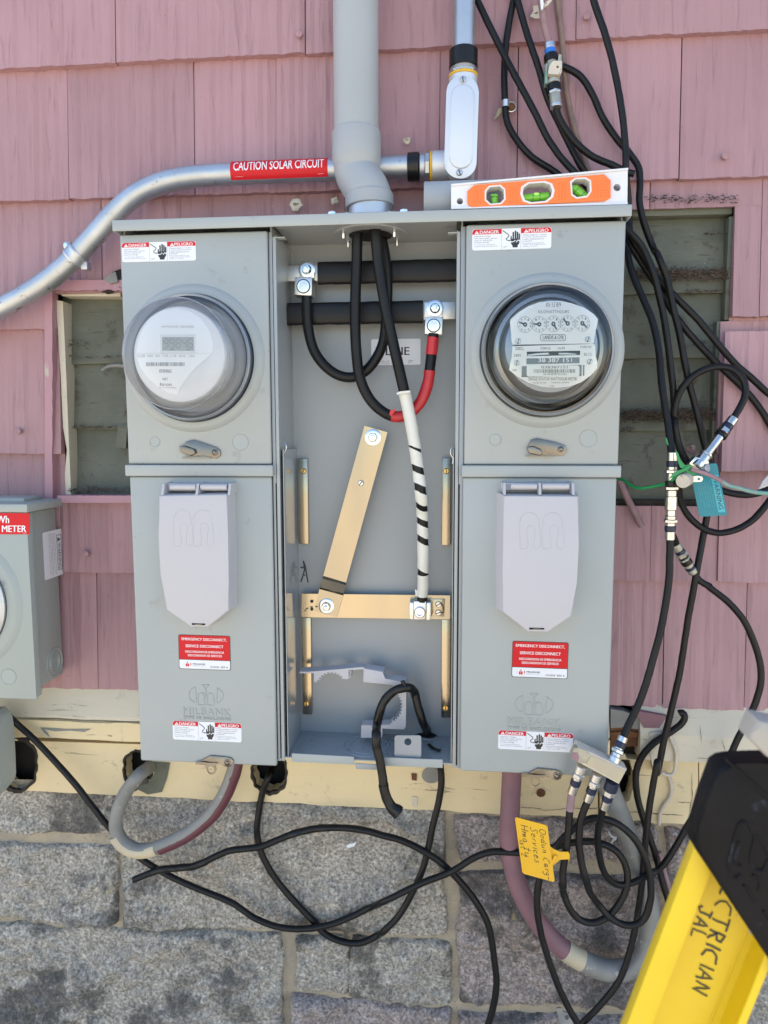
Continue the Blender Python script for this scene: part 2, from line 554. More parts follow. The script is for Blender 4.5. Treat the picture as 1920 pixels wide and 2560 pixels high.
var('alu', (.72, .72, .70), (.64, .64, .62), .38, 1, vs_=40, bs_=300, st=.15, rv=.1)
var('nickel', (.74, .73, .69), (.55, .53, .47), .24, 1, vs_=60, bs_=200, st=.2, rv=.1)
var('corroded', (.50, .49, .42), (.34, .33, .26), .55, .8, vs_=90, bs_=240, st=.5, grime=((.25, .3, .26), 120, .6, .66))
var('rubber', (.006, .006, .0065), (.010, .010, .010), .40, vs_=20, bs_=140, st=.18, spec=.28, rv=.08)
var('sleeve', (.006, .006, .007), (.011, .011, .012), .42, vs_=14, bs_=60, st=.25, bd=.001, spec=.32)
var('coax', (.006, .006, .0065), (.011, .0105, .0105), .40, vs_=20, bs_=160, st=.15, spec=.28, grime=((.10, .09, .08), 90, .70, .76))
var('tape_black', (.006, .006, .006), (.01, .01, .01), .32, vs_=40, bs_=90, st=.5, bd=.0012, spec=.35)
var('red_tape', (.55, .025, .03), (.42, .02, .025), .35, vs_=30, bs_=110, st=.4, bd=.001)
var('white_tape', (.72, .71, .64), (.66, .65, .57), .45, vs_=30, bs_=90, st=.5, bd=.001)
new('dark', (.012, .011, .010), .9)
var('charred', (.022, .018, .014), (.05, .04, .03), .95, vs_=60, bs_=140, st=1, bd=.004)
new('white_print', (.80, .80, .80), .4)
new('label_white', (.76, .77, .79), .30)
new('label_red', (.60, .016, .022), .35, 0, .22)
new('black_print', (.02, .02, .022), .4)
new('grey_print', (.16, .16, .17), .5)
new('fade_print', (.33, .33, .34), .5)
new('yellow_ring', (.72, .42, .03), .4)
new('blue_ring', (.02, .16, .55), .4)
new('navy_ring', (.012, .018, .045), .35)
var('level_white', (.74, .75, .78), (.70, .71, .74), .35, vs_=8, bs_=200, st=.04)
m, N, L, bs = new('orange', (.88, .19, .035), .45)
bs.inputs['Subsurface Weight'].default_value = 0.0
new('rim_white', (.72, .68, .66), .35)
m, N, L, bs = new('vial', (.22, .70, .02), .08)
bs.inputs['Transmission Weight'].default_value = .35
bs.inputs['Coat Weight'].default_value = .6
new('vial_pale', (.48, .88, .16), .1)
var('ladder_yellow', (.84, .60, .014), (.76, .53, .014), .42, vs_=9, bs_=160, st=.12, grime=((.45, .33, .12), 80, .67, .73))
var('ladder_black', (.004, .004, .005), (.008, .008, .010), .5, spec=.16, vs_=12, bs_=120, st=.5, bd=.0018, grime=((.07, .09, .13), 26, .62, .76))
var('yellow_tag', (.83, .46, .015), (.80, .43, .02), .4, vs_=20, bs_=60, st=.1)
var('teal_tag', (.008, .22, .27), (.008, .20, .25), .3, vs_=20)
new('teal_light', (.06, .42, .50), .3)
new('green_wire', (.01, .26, .07), .35)
var('aged_green', (.10, .36, .28), (.32, .30, .28), .5, vs_=160)
var('mauve_old', (.25, .125, .145), (.20, .105, .12), .6, vs_=25, bs_=120, st=.4, bd=.001, grime=((.05, .03, .03), 130, .66, .70))
var('mauve_wire', (.34, .20, .22), (.24, .15, .15), .6, vs_=60, bs_=200, st=.4)
var('brown_wire', (.26, .17, .14), (.16, .11, .09), .6, vs_=60, bs_=200, st=.4)
var('grey_old', (.25, .245, .225), (.18, .18, .165), .55, vs_=25, bs_=120, st=.4, bd=.001, grime=((.40, .38, .34), 60, .62, .66))
var('cream_old', (.55, .46, .30), (.46, .40, .30), .55, vs_=25, bs_=120, st=.4, bd=.001, grime=((.2, .18, .15), 90, .66, .70))
var('maroon', (.13, .035, .05), (.10, .03, .04), .45, vs_=25, bs_=120, st=.4, bd=.001)
var('chipped_cream', (.62, .54, .40), (.52, .48, .42), .55, vs_=60, bs_=160, st=.7, bd=.001, grime=((.12, .11, .10), 130, .60, .66))
var('chipped_alu', (.40, .37, .32), (.32, .30, .26), .6, vs_=20, bs_=120, st=.3)
var('rot', (.20, .085, .03), (.07, .03, .015), .9, vs_=40, bs_=90, st=1, bd=.004, sc=(.2, 1, 1))
var('leaf', (.32, .28, .18), (.22, .19, .12), .7, vs_=60)
var('crumb', (.055, .038, .026), (.13, .10, .075), .95, vs_=260)
var('concrete', (.58, .50, .38), (.52, .44, .33), .9, vs_=.7, bs_=60, st=.4)
var('tar', (.06, .06, .06), (.05, .05, .05), .9)
def clear(name, tint, gloss, haze):
    """thin clear plastic: sees straight through, reflects by angle"""
    m, N, L, bs = new(name, tint, .05)
    out = N['Material Output']
    tr = N.new('ShaderNodeBsdfTransparent'); tr.inputs[0].default_value = (*tint, 1)
    gl = N.new('ShaderNodeBsdfGlossy'); gl.inputs['Roughness'].default_value = .03
    lw = N.new('ShaderNodeFresnel'); lw.inputs[0].default_value = gloss
    mx = N.new('ShaderNodeMixShader')
    L.new(lw.outputs[0], mx.inputs[0]); L.new(tr.outputs[0], mx.inputs[1]); L.new(gl.outputs[0], mx.inputs[2])
    last = mx
    if haze:
        df = N.new('ShaderNodeBsdfDiffuse'); df.inputs[0].default_value = (.88, .89, .91, 1)
        tl = N.new('ShaderNodeBsdfTranslucent'); tl.inputs[0].default_value = (.88, .89, .91, 1)
        ad = N.new('ShaderNodeMixShader'); ad.inputs[0].default_value = .35
        L.new(df.outputs[0], ad.inputs[1]); L.new(tl.outputs[0], ad.inputs[2])
        m2 = N.new('ShaderNodeMixShader'); m2.inputs[0].default_value = haze
        L.new(mx.outputs[0], m2.inputs[1]); L.new(ad.outputs[0], m2.inputs[2])
        last = m2
    L.new(last.outputs[0], out.inputs[0])
    return m
clear('glass_clear', (.97, .99, .98), 1.62, 0)
clear('glass_milky', (.97, .98, .99), 1.55, .13)
clear('glass_side', (.90, .91, .93), 1.55, .22)
new('meter_grey', (.72, .73, .75), .5)
new('meter_face_grey', (.30, .31, .32), .4)
new('meter_plate', (.86, .87, .88), .35)
new('meter_dark', (.10, .12, .15), .3, .4)
new('meter_frame', (.34, .345, .33), .35, .6)
new('meter_floor', (.60, .61, .61), .45)
new('meter_blue', (.24, .28, .35), .3, .4)
new('lcd', (.30, .34, .31), .25)
# ------------------------------------------------------------------ ground
GZ = -1.50
me = pyd([(-400, -400, GZ), (400, -400, GZ), (400, 400, GZ), (-400, 400, GZ)], [(0, 1, 2, 3)])
g = put('ground', me, MT['concrete']); g['kind'] = 'structure'

# ------------------------------------------------------------------ house wall
wall = thing('house_wall', 'house wall of dusty pink shingles with cream boards and two openings showing green clapboard', 'wall', (0, 0.05, GZ))
YS = -.012
HT = 1.75
box('house_shade_block', -2.6, 2.6, .032, 5.5, GZ+.001, HT-.004, MT['dark'], wall)  # unseen house body as one solid block, added to keep the wall shaded
box('shade_roof_slab', -2.65, 2.65, -.02, 5.55, HT, HT+.08, MT['tar'], wall)  # unseen slab topping that block, added with it to hold off the sun
def zavg(ya, yb, Y=YS): return (W('X', 0, ya, Y).z+W('X', 1920, yb, Y).z)/2
zl = [zavg(174, 72), zavg(505, 437), zavg(826, 789), zavg(1130, 1140), zavg(1427, 1457), zavg(1716, 1775)]
h0 = zl[0]-zl[1]
tops = [zl[0]+h0*k for k in range(1, 6)]
ups = [z for z in reversed(tops) if z < HT-.02]
lines = ups+zl                                        # descending bottoms
def xw(px, py): return W('X', px, py, YS).x
LOP = (xw(146, 980), xw(700, 980), W('X', 160, 1240, YS).z, W('X', 160, 733, YS).z)
RO1 = (xw(1300, 700), xw(1837, 650), W('X', 1830, 800, YS).z, W('X', 1830, 512, YS).z)
RO2 = (xw(1300, 1000), xw(1800, 1000), W('X', 1800, 1267, YS).z, W('X', 1800, 800, YS).z-.0005)
def clip(rects, op):
    out = []
    for x0, x1, z0, z1 in rects:
        a, b, c, d = op
        if x1 <= a or x0 >= b or z1 <= c or z0 >= d: out.append((x0, x1, z0, z1)); continue
        if z1 > d: out.append((x0, x1, d, z1))
        if z0 < c: out.append((x0, x1, z0, c))
        za, zb = max(z0, c), min(z1, d)
        if x0 < a: out.append((x0, a, za, zb))
        if x1 > b: out.append((b, x1, za, zb))
    return [r for r in out if r[1]-r[0] > .004 and r[3]-r[2] > .004]
def shingle(x0, x1, z0, z1, zb, zt, seed, cut_bottom):
    """tapered wood shingle with a combed face; thick at its butt"""
    rr = random.Random(seed)
    nx = max(3, int((x1-x0)/.0065))
    nzr = 3
    V, F = [], []
    off = [rr.uniform(0, 1)**2*.0026 for _ in range(nx+1)]
    lift = rr.uniform(-.0012, .0012)
    wav = rr.uniform(0, 9)
    for j in range(nzr+1):
        for i in range(nx+1):
            x = x0+(x1-x0)*i/nx
            z = z0+(z1-z0)*j/nzr
            t = (z-zb)/(zt-zb)
            th = .0125*(1-t)+.0015
            if j == 0 and cut_bottom: z += .0012*noise.noise(Vector((x*30, wav, 0)))+.0006*rr.uniform(-1, 1)
            edge = .0012 if i in (0, nx) else 0
            V.append((x, YS+.012-th-lift*(1-t)+off[i]+edge, z))
    n = len(V)
    for j in range(nzr):
        for i in range(nx):
            a = j*(nx+1)+i
            F.append((a, a+1, a+nx+2, a+nx+1))
    for (x, y, z) in list(V): V.append((x, YS+.0125, z))
    bd = [i for i in range(nx)]
    for i in range(nx): F.append((i, i+1, n+i+1, n+i))
    for j in range(nzr):
        for k in (0, nx):
            a = j*(nx+1)+k; b = a+nx+1
            F.append((a, b, n+b, n+a))
    return pyd(V, F)
joints = {len(ups)+0: [-330, 287, 763, 1440, 2010], len(ups)+1: [-210, 165, 482, 689, 1099, 1294, 1703], len(ups)+2: [-90, 250, 448, 836, 1100, 1400, 1625, 1905],
          len(ups)+3: [-200, 900, 1200, 1960], len(ups)+4: [-100, 266, 500, 1000, 1631, 1800], len(ups)+5: [-120, 241, 480, 900, 1662, 1870]}
shd = .0025
sid = 0
for k in range(len(lines)):
    zb = lines[k]
    zt = (lines[k-1] if k else HT-.006)
    ztop = zt+.025 if k else HT-.006
    zt_v = min(ztop, HT-.006)
    xs = [xw(p, W_y) for p, W_y in ((p, 1000) for p in joints.get(k, []))]
    # joints measured at the height of their own course
    if k in joints:
        ym = {0: 100, 1: 320, 2: 640, 3: 980, 4: 1300, 5: 1590}[k-len(ups)]
        xs = [xw(p, ym) for p in joints[k]]
    rr = random.Random(k*5+3)
    a = (xs[0] if xs else -.7)
    while a > -2.6: a -= rr.uniform(.14, .27); xs.insert(0, max(a, -2.6))
    while xs[-1] < 2.6: xs.append(min(xs[-1]+rr.uniform(.14, .27), 2.6))
    for x0, x1 in zip(xs, xs[1:]):
        if x1-x0 < .02: continue
        g_ = .0004 if rr.random() < .7 else .0011
        dz = rr.uniform(-.0012, .0012)
        for (a, b, c, d) in clip(clip(clip([(x0+g_, x1-g_, zb+dz, zt_v)], LOP), RO1), RO2):
            sid += 1
            put('shingle', shingle(a, b, c, d, zb, zt+.02, sid, abs(c-zb-dz) < 1e-5), MT['pink'], wall)
# the little loose shingle end that hangs lower beside the right opening
_low = put('shingle', shingle(xw(1803, 1000), xw(1960, 1000), W('X', 1850, 1176, YS).z, W('X', 1850, 829, YS).z, W('X', 1850, 1176, YS).z, W('X', 1850, 760, YS).z, 901, True), MT['pink'], wall)
_low.location.y -= .013
for (c, x, y) in (('C', 105, 1228), ('F', 508, 533), ('B', 876, 68), ('B', 1475, 672), ('A', 1292, 145)):
    lathe('nail_head', [(.0048, -.004), (.0046, .0002), (.0035, .0006), (0, .0007)], W(c, x, y, YS-.0085), (0, -1, 0), MT['pink'], wall, 16)
for (c, x, y, r_) in (('A', 1280, 884, .009), ('B', 97, 607, .0050), ('A', 1447, 868, .005)):
    ce = W(c, x, y, YS-.0105)
    V, F = lathe_me([(r_, 0), (r_*.8, .0016), (r_*.45, .0018), (r_*.4, -.003), (0, -.004)], ce, (0, -1, 0), 14)
    V = [v+Vector((noise.noise(v*210)*.003, 0, noise.noise(v*190)*.004)) for v in V]
    put('plugged_hole', pyd(V, F), MT['chipped_cream'], wall, 50)

# green clapboards inside the two openings
def clap(name, x0, x1, z0, z1, m=MT['green'], yb=.031, yt=.027, th=.018, seed=0):
    nx = 24
    V, F = [], []
    for i in range(nx+1):
        x = x0+(x1-x0)*i/nx
        w_ = .0015*noise.noise(Vector((x*14, seed, 0)))
        for z, y in ((z0+w_, yb), (z0+w_, yb-th), (z0+.004+w_, yb-th-.0008), (z1, yt-.004), (z1, yt)):
            V.append((x, y, z))
    for i in range(nx):
        for k in range(4):
            a = i*5+k
            F.append((a, a+1, a+6, a+5))
    return put(name, pyd(V, F), m, wall)
lx0, lx1 = xw(140, 980), xw(640, 980)
zz = [W('X', 300, y, 0).z for y in (1248, 1062, 897, 720)]
for i in range(3):
    clap('clapboard', lx0, lx1, zz[i]-.006, zz[i+1]+.006, seed=i)
rx0, rx1 = xw(1400, 980), xw(1850, 650)
zz = [W('X', 1700, y, 0).z for y in (1275, 1066, 882, 718, 540)]
for i in range(4):
    clap('clapboard', rx0, rx1, zz[i]-.006, zz[i+1]+.006, seed=i+5)
pbox('trim_board', 'X', 1420, 516, 1832, 541, .004, .03, MT['green'], wall, .002)
# dark gap boards round the right opening
pbox('trim_board', 'X', 1817, 541, 1836, 800, .002, .03, MT['green'], wall, .001)
pbox('trim_board', 'X', 1782, 803, 1799, 1266, .002, .03, MT['green'], wall, .001)
pbox('trim_board', 'X', 1430, 1250, 1781, 1268, .000, .03, MT['charred'], wall, .002)
# left opening: pink frame, cream stop
def ragged(name, fr, x0, y0, x1, y1, d0, d1, m, sides, amp, n=26, seed=0):
    """board whose chosen edges are chipped"""
    pts = []
    for sd, (a, b) in enumerate((((x0, y0), (x1, y0)), ((x1, y0), (x1, y1)), ((x1, y1), (x0, y1)), ((x0, y1), (x0, y0)))):
        for i in range(n):
            t = i/n
            x, y = a[0]+(b[0]-a[0])*t, a[1]+(b[1]-a[1])*t
            q = (noise.noise(Vector((x*.05+seed, y*.05, sd)))+.6*noise.noise(Vector((x*.23+seed, y*.23, sd))))*amp if 'trbl'[sd] in sides and i else 0
            if sd % 2: x += q
            else: y += q
            pts.append((x, y))
    return plate(name, fr, pts, d0, d1, m, wall)
FX = FC('X', 0)
ragged('trim_board', FC('C', 0), 303, 395, 348, 1625, .002, .0185, MT['pink_flat'], 'r', 4, seed=2)
ragged('trim_board', FC('C', 0), 348, 345, 900, 408, .002, .0175, MT['pink_flat'], 'b', 10, seed=4)
ragged('trim_board', FC('C', 0), 398, 1600, 900, 1642, .002, .030, MT['pink_flat'], 't', 3, seed=5)
plate('stop_strip', FC('C', 0), [(344, 455), (384, 462), (400, 800), (412, 1100), (432, 1600), (402, 1600), (396, 1480), (408, 1340), (385, 1200), (372, 900)], -.02, .006, MT['cream_pale'], wall)
plate('stop_strip', FC('C', 0), [(344, 404), (600, 400), (640, 418), (720, 412), (720, 432), (380, 430)], -.022, .004, MT['cream_pale'], wall)
# broken shingle corner with bare wood
plate('splinter', FC('C', 0), [(600, 372), (640, 352), (668, 322), (700, 296), (740, 280), (760, 400), (700, 410), (650, 420), (612, 400)], .000, .016, MT['charred'], wall)
plate('splinter', FC('C', 0), [(655, 345), (690, 312), (720, 300), (735, 360), (690, 372)], .010, .021, MT['grey_old'], wall)
plate('splinter', FC('C', 0), [(672, 1320), (690, 1195), (745, 1190), (735, 1332)], -.012, -.006, MT['green'], wall)
tube('wire_stub', P('C', -.004, 605, 868, 640, 845, 690, 838, 740, 842), .003, MT['grey_old'], wall, 8)
# dirt and nest crumbs lying on the ledges
def crumbs(spots, seed, parent, smin=.0006, smax=.0024, m='crumb'):
    rr = random.Random(seed)
    V, F = [], []
    for (c, x0, y0, x1, y1, Y, n) in spots:
        for _ in range(n):
            u = rr.random(); v = (rr.random()+rr.random()+rr.random())/3
            o = W(c, x0+(x1-x0)*u, y0+(y1-y0)*v, Y-rr.random()*.003)
            s = rr.uniform(smin, smax)
            k = len(V)
            q = [Vector((rr.uniform(-1, 1)*2.0, rr.uniform(-1, 1), rr.uniform(-.7, .7)))*s for _ in range(4)]
            V += [o+a for a in q]
            F += [(k, k+1, k+2), (k, k+3, k+1), (k+1, k+3, k+2), (k, k+2, k+3)]
    o = put('nest_debris', pyd(V, F), MT[m], parent)
    o['kind'] = 'stuff'
    return o
crumbs([('C', 400, 1555, 745, 1600, -.006, 220), ('C', 400, 775, 720, 800, .008, 60), ('C', 420, 1190, 740, 1215, .008, 90), ('C', 400, 660, 520, 760, .006, 70), ('C', 600, 330, 710, 420, -.014, 40)], 1, wall)
crumbs([('E', 965, 215, 1455, 305, .004, 2600), ('E', 905, 945, 1415, 1035, .004, 3200), ('E', 900, 1050, 960, 1090, .004, 60), ('E', 1270, 590, 1350, 660, .008, 60), ('E', 1330, 40, 1480, 60, .008, 70), ('E', 1230, 335, 1440, 360, .006, 90)], 2, wall)
crumbs([('B', 1130, 830, 1530, 890, -.008, 260)], 3, wall, .0006, .0022)

# cream water table: pale sloping sill, lip, lower fascia with holes
zs = (W('X', 139, 1716, -.02).z+W('X', 1920, 1775, -.02).z)/2
zl1 = (W('X', 139, 1818, -.045).z+W('X', 1750, 1845, -.045).z)/2
zl2 = (W('X', 139, 1860, -.045).z+W('X', 1750, 1916, -.045).z)/2
zf2 = (W('X', 0, 1973, -.02).z+W('X', 1680, 2060, -.02).z)/2
xR = W('H', 838, 1300, -.02).x
def prof_board(name, x0, x1, prof, m, amp=.0015, n=120, seed=0):
    V, F = [], []
    L = len(prof)
    for i in range(n+1):
        x = x0+(x1-x0)*i/n
        for k, (y, z) in enumerate(prof):
            q = amp*noise.noise(Vector((x*18, k*3.3+seed, 0)))+amp*.6*noise.noise(Vector((x*80, k*3.3+seed, 0)))
            V.append((x, y+(q*.4), z+q))
    for i in range(n):
        for k in range(L):
            a, b = i*L+k, i*L+(k+1) % L
            F.append((a, b, b+L, a+L))
    F.append(tuple(range(L))); F.append(tuple(range(n*L, n*L+L)))
    return put(name, pyd(V, F), m, wall)
xmid = W('H', 1000, 1450, -.03).x
prof_board('sill_board', -2.6, xR, [(-.006, zs), (-.010, zs-.001), (-.024, zl1+.001), (-.024, zl1-.004), (.02, zl1-.004), (.02, zs)], MT['cream_pale'], seed=1)
prof_board('sill_board', xmid, 2.6, [(-.006, zs), (-.011, zs-.001), (-.026, zl1+.004), (-.027, zl2), (.02, zl2), (.02, zs)], MT['cream_pale'], seed=9)
prof_board('drip_board', -2.6, xR, [(-.022, zl1-.006), (-.028, zl1-.007), (-.029, zl2), (.02, zl2), (.02, zl1-.006)], MT['cream'], seed=2)
# rotten gap between them
plate('rotten_wood', FC('H', -.006), [(836, 1360), (900, 1352), (1010, 1368), (1060, 1392), (1045, 1420), (1075, 1438), (960, 1452), (836, 1458)], -.01, .008, MT['rot'], wall)
plate('rotten_wood', FC('H', -.012), [(836, 1385), (930, 1375), (1020, 1395), (940, 1412), (836, 1408)], -.004, .006, MT['rot'], wall)
plate('rotten_wood', FC('H', -.006), [(836, 1462), (1085, 1455), (1065, 1500), (1080, 1560), (1040, 1640), (836, 1620)], -.022, -.012, MT['charred'], wall)
plate('chipped_board', FC('H', -.008), [(836, 1258), (900, 1268), (960, 1290), (1060, 1345), (1020, 1368), (900, 1352), (836, 1356)], -.01, .010, MT['grey_old'], wall)
plate('chipped_board', FC('H', -.018), [(1035, 1380), (1100, 1372), (1130, 1480), (1090, 1560), (1060, 1590), (1040, 1500)], -.01, .010, MT['chipped_cream'], wall)
plate('chipped_board', FC('H', -.018), [(960, 1270), (1130, 1300), (1090, 1360), (1010, 1360)], -.01, .006, MT['mauve_old'], wall)
# fascia in two boards with blackened holes
rr = random.Random(11)
def blob(cx, cy, rx, ry, n=60, j=.10, seed=0):
    return [(cx+rx*math.cos(2*math.pi*i/n)*(1+j*noise.noise(Vector((3*math.cos(2*math.pi*i/n), 3*math.sin(2*math.pi*i/n), seed)))*1.8), cy+ry*math.sin(2*math.pi*i/n)*(1+j*noise.noise(Vector((3*math.cos(2*math.pi*i/n), 3*math.sin(2*math.pi*i/n), seed+5)))*1.8)) for i in range(n)]
FI = FC('X', -.012)
holes = [blob(45, 1912, 46, 64, seed=1), blob(343, 1924, 34, 46, seed=2), blob(673, 1932, 42, 52, seed=3)]
def edge_pts(xa, xb, ya, yb, n, amp, seed):
    return [(xa+(xb-xa)*i/n, ya+(yb-ya)*i/n+amp*noise.noise(Vector((i*.37, seed, 0)))) for i in range(n+1)]
top_l = edge_pts(-900, 1495, 1822, 1896, 2, 0, 0)
bot_l = edge_pts(1495, -900, 2046, 1930, 90, 6, 3)
plate('fascia_board', FI, top_l+bot_l, -.03, 0, MT['cream'], wall, holes)
top_r = edge_pts(1500, 1745, 1895, 1905, 1, 0, 0)
bot_r = edge_pts(1745, 1500, 2062, 2050, 16, 7, 8)
plate('fascia_board', FC('X', -.013), top_r+bot_r, -.03, 0, MT['cream'], wall, [blob(1556, 1950, 28, 62, seed=7)])
top_q = edge_pts(1748, 3000, 1905, 1985, 1, 0, 0)
bot_q = edge_pts(3000, 1748, 2120, 2064, 30, 7, 12)
plate('fascia_board', FC('X', -.011), top_q+bot_q, -.03, 0, MT['cream'], wall)
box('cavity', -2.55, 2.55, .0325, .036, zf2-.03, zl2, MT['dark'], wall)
# blackened splintered rims round the holes
for k, (hl, m_) in enumerate(zip(holes, ('charred', 'charred', 'charred'))):
    cx_, cy_ = sum(p[0] for p in hl)/len(hl), sum(p[1] for p in hl)/len(hl)
    rr = random.Random(k)
    a = []
    for x, y in hl:
        k_ = 1.09+.09*noise.noise(Vector((x*.07, y*.07, k*3.1)))+.02*rr.random()
        a.append((cx_+(x-cx_)*k_, cy_+(y-cy_)*k_))
    b = [(cx_+(x-cx_)*.97, cy_+(y-cy_)*.97) for x, y in hl]
    plate('charred_rim', FI, a, -.006, .0007, MT[m_], wall, [b])
plate('bare_wood', FC('I', -.013), [(665, 180), (735, 185), (722, 250), (700, 310), (640, 320), (600, 300), (560, 290), (640, 270), (668, 230)], 0, .0016, MT['green'], wall)
plate('knot_plug', FC('J', -.013), circ(205, 238, 42, 34, 20), 0, .0012, MT['grey_old'], wall)
for a, b, c_, d_ in ((118, 230, 142, 262), (122, 330, 144, 374)):
    plate('nail_patch', FC('J', -.013), [(a, b), (c_, b+2), (c_-1, d_), (a+2, d_-3)], 0, .0006, MT['rot' if b < 300 else 'chipped_cream'], wall)
lathe('knot', [(.007, 0), (.006, .0008), (.003, .0005), (0, -.001)], W('J', 678, 315, -.013), (0, -1, 0), MT['rot'], wall, 16)
for pts in ([(500, 378), (560, 380), (640, 378), (700, 392), (760, 386), (810, 380), (900, 384)], [(1030, 398), (1100, 398), (1140, 400), (1200, 408), (1290, 412)], [(1330, 230), (1332, 330), (1320, 400)], [(1270, 355), (1330, 357)], [(1365, 20), (1372, 100)], [(1460, 80), (1475, 140)]):
    dn_ = []
    for (xa, ya), (xb, yb) in zip(pts, pts[1:]):
        dn_ += [(xa+(xb-xa)*t_/8, ya+(yb-ya)*t_/8) for t_ in range(8)]
    dn_.append(pts[-1])
    dn_ = [(x+3.5*noise.noise(Vector((x*.07, y*.07, 4))), y+4*noise.noise(Vector((x*.06, y*.06, 8)))) for x, y in dn_]
    n_ = len(dn_)
    up_s, dn_s = [], []
    for i_, (x, y) in enumerate(dn_):
        h_ = (.4+1.5*abs(noise.noise(Vector((x*.05, y*.05, 2)))))*min(1, i_/3+.1, (n_-1-i_)/3+.1)
        vert = abs(pts[-1][1]-pts[0][1]) > abs(pts[-1][0]-pts[0][0])
        up_s.append((x-h_, y) if vert else (x, y-h_)); dn_s.append((x+h_, y) if vert else (x, y+h_))
    V = up_s+dn_s[::-1]
    plate('crack', FC('J', -.0138 if pts[0][1] > 200 else -.028), V, 0, .0004, MT['dark'], wall)
plate('crack', FC('F', -.0295), [(240, 1562), (400, 1572), (540, 1570), (500, 1588), (420, 1580), (330, 1584), (262, 1572), (280, 1592), (296, 1618), (262, 1592)], 0, .0005, MT['grey_old'], wall)

# ------------------------------------------------------------------ stone foundation
fnd = thing('stone_foundation', 'foundation of rough grey stones with sandy mortar joints under the cream boards', 'foundation', (0, .04, GZ))
def stone_me(q, Y, seed, res=.005, depth=.03, bulge=.014, amp=.019):
    """rock-faced block on the quad q (world x,z of TL TR BR BL)"""
    w_ = max((q[1]-q[0]).length, (q[2]-q[3]).length); h_ = max((q[3]-q[0]).length, (q[2]-q[1]).length)
    nx, nyy = max(6, int(w_/res)), max(6, int(h_/res))
    V, F = [], []
    ox = Vector((seed*3.7, seed*1.3, 0))
    for j in range(nyy+1):
        for i in range(nx+1):
            s, t = i/nx, j/nyy
            # even spacing pulled a little to the rim
            p = (q[0]*(1-s)+q[1]*s)*(1-t)+(q[3]*(1-s)+q[2]*s)*t
            ds, dt = min(s, 1-s)*w_, min(t, 1-t)*h_
            e = min(ds, dt)
            cr = .009
            if ds < cr and dt < cr:                        # rounded corners
                k = 1-math.hypot(cr-ds, cr-dt)/cr
                c = Vector(((.5-s)*w_, 0, (t-.5)*h_)).normalized()
                if k < .3: p = p+c*(.3-k)*cr*.8
                e = min(e, max(0, k*cr))
            jag = 1 if e < .004 else 0
            pp = Vector((p.x, p.z, 0))
            if e < .03:
                p = p+Vector((noise.noise(pp*17+ox)+.5*noise.noise(pp*55+ox), 0, noise.noise(pp*17+ox+Vector((9, 0, 0)))+.5*noise.noise(pp*55-ox)))*.0085*(1-e/.03)
            k = min(1, e/.012)
            prof = math.sqrt(max(0, 1-(1-k)**2))
            f = noise.fractal(pp*8+ox, 1, 2.1, 5)*amp+(.5-abs(noise.noise(pp*13+ox)))*amp*.8-abs(noise.noise(pp*34+ox))*amp*.75+noise.noise(pp*90+ox)*.0026
            y = Y+depth*.45*(1-prof)-bulge*prof*.8-f*prof
            if prof > .75: y = min(y, -.0040)
            V.append(Vector((p.x, y, p.z)))
    for j in range(nyy):
        for i in range(nx):
            a = j*(nx+1)+i
            F.append((a, a+1, a+nx+2, a+nx+1))
    return pyd(V, F)
def stone_px(pts, m='stone', Y=.004, **k):
    mx_, my_ = sum(p[0] for p in pts)/4, sum(p[1] for p in pts)/4
    q = [W('X', x+(7 if x > mx_ else -7), y+(7 if y > my_ else -7), Y) for x, y in pts]
    o = put('stone', stone_me([Vector((p.x, 0, p.z)) for p in q], Y, len(fnd.children)+1, **k), MT[m], fnd)
    o.data.polygons.foreach_set('use_smooth', [True]*len(o.data.polygons))
stone_px([(-150, 1960), (294, 1972), (292, 2080), (-150, 2068)])
stone_px([(-150, 2104), (300, 2112), (296, 2300), (-150, 2276)])
stone_px([(309, 1974), (1108, 2022), (1116, 2328), (314, 2306)])
stone_px([(-150, 2302), (704, 2330), (712, 2640), (-150, 2640)])
stone_px([(744, 2336), (869, 2340), (870, 2478), (742, 2462)])
stone_px([(872, 2340), (1122, 2350), (1126, 2506), (872, 2482)])
stone_px([(736, 2486), (1128, 2520), (1132, 2680), (736, 2670)], 'stone_mauve')
stone_px([(1126, 2034), (1640, 2062), (1640, 2146), (1156, 2146)], 'stone_mauve')
stone_px([(1146, 2176), (1644, 2192), (1640, 2506), (1148, 2500)], 'stone_mauve', amp=.024)
stone_px([(1148, 2530), (1640, 2538), (1640, 2680), (1150, 2680)], 'stone_mauve')
stone_px([(1660, 2070), (2060, 2090), (2060, 2235), (1664, 2230)], 'stone_mauve')
stone_px([(1660, 2262), (2060, 2270), (2060, 2560), (1662, 2560)])
zt = W('X', 960, 2700, .004).z
z0 = W('X', -150, 2000, .004).z+.0
rr = random.Random(5)
def field(x0, x1, za, zb):
    z = za
    while z > zb+.05:
        h = min(rr.uniform(.16, .24), z-zb)
        x = x0-rr.uniform(0, .2)
        while x < x1-.05:
            w_ = rr.uniform(.25, .5)
            q = [Vector((max(x, x0), 0, z)), Vector((min(x+w_, x1), 0, z)), Vector((min(x+w_, x1), 0, z-h+.014)), Vector((max(x, x0), 0, z-h+.014))]
            if q[1].x-q[0].x > .06:
                o = put('stone', stone_me(q, .004, len(fnd.children)+1, res=.02), MT['stone' if rr.random() < .6 else 'stone_mauve'], fnd)
                o.data.polygons.foreach_set('use_smooth', [True]*len(o.data.polygons))
            x += w_+.016
        z -= h
xl, xr = W('X', -165, 2200, .004).x, W('X', 2075, 2200, .004).x
field(-2.6, xl, zf2+.015, zt); field(xr, 2.6, zf2+.0, zt); field(-2.6, 2.6, zt-.004, GZ)
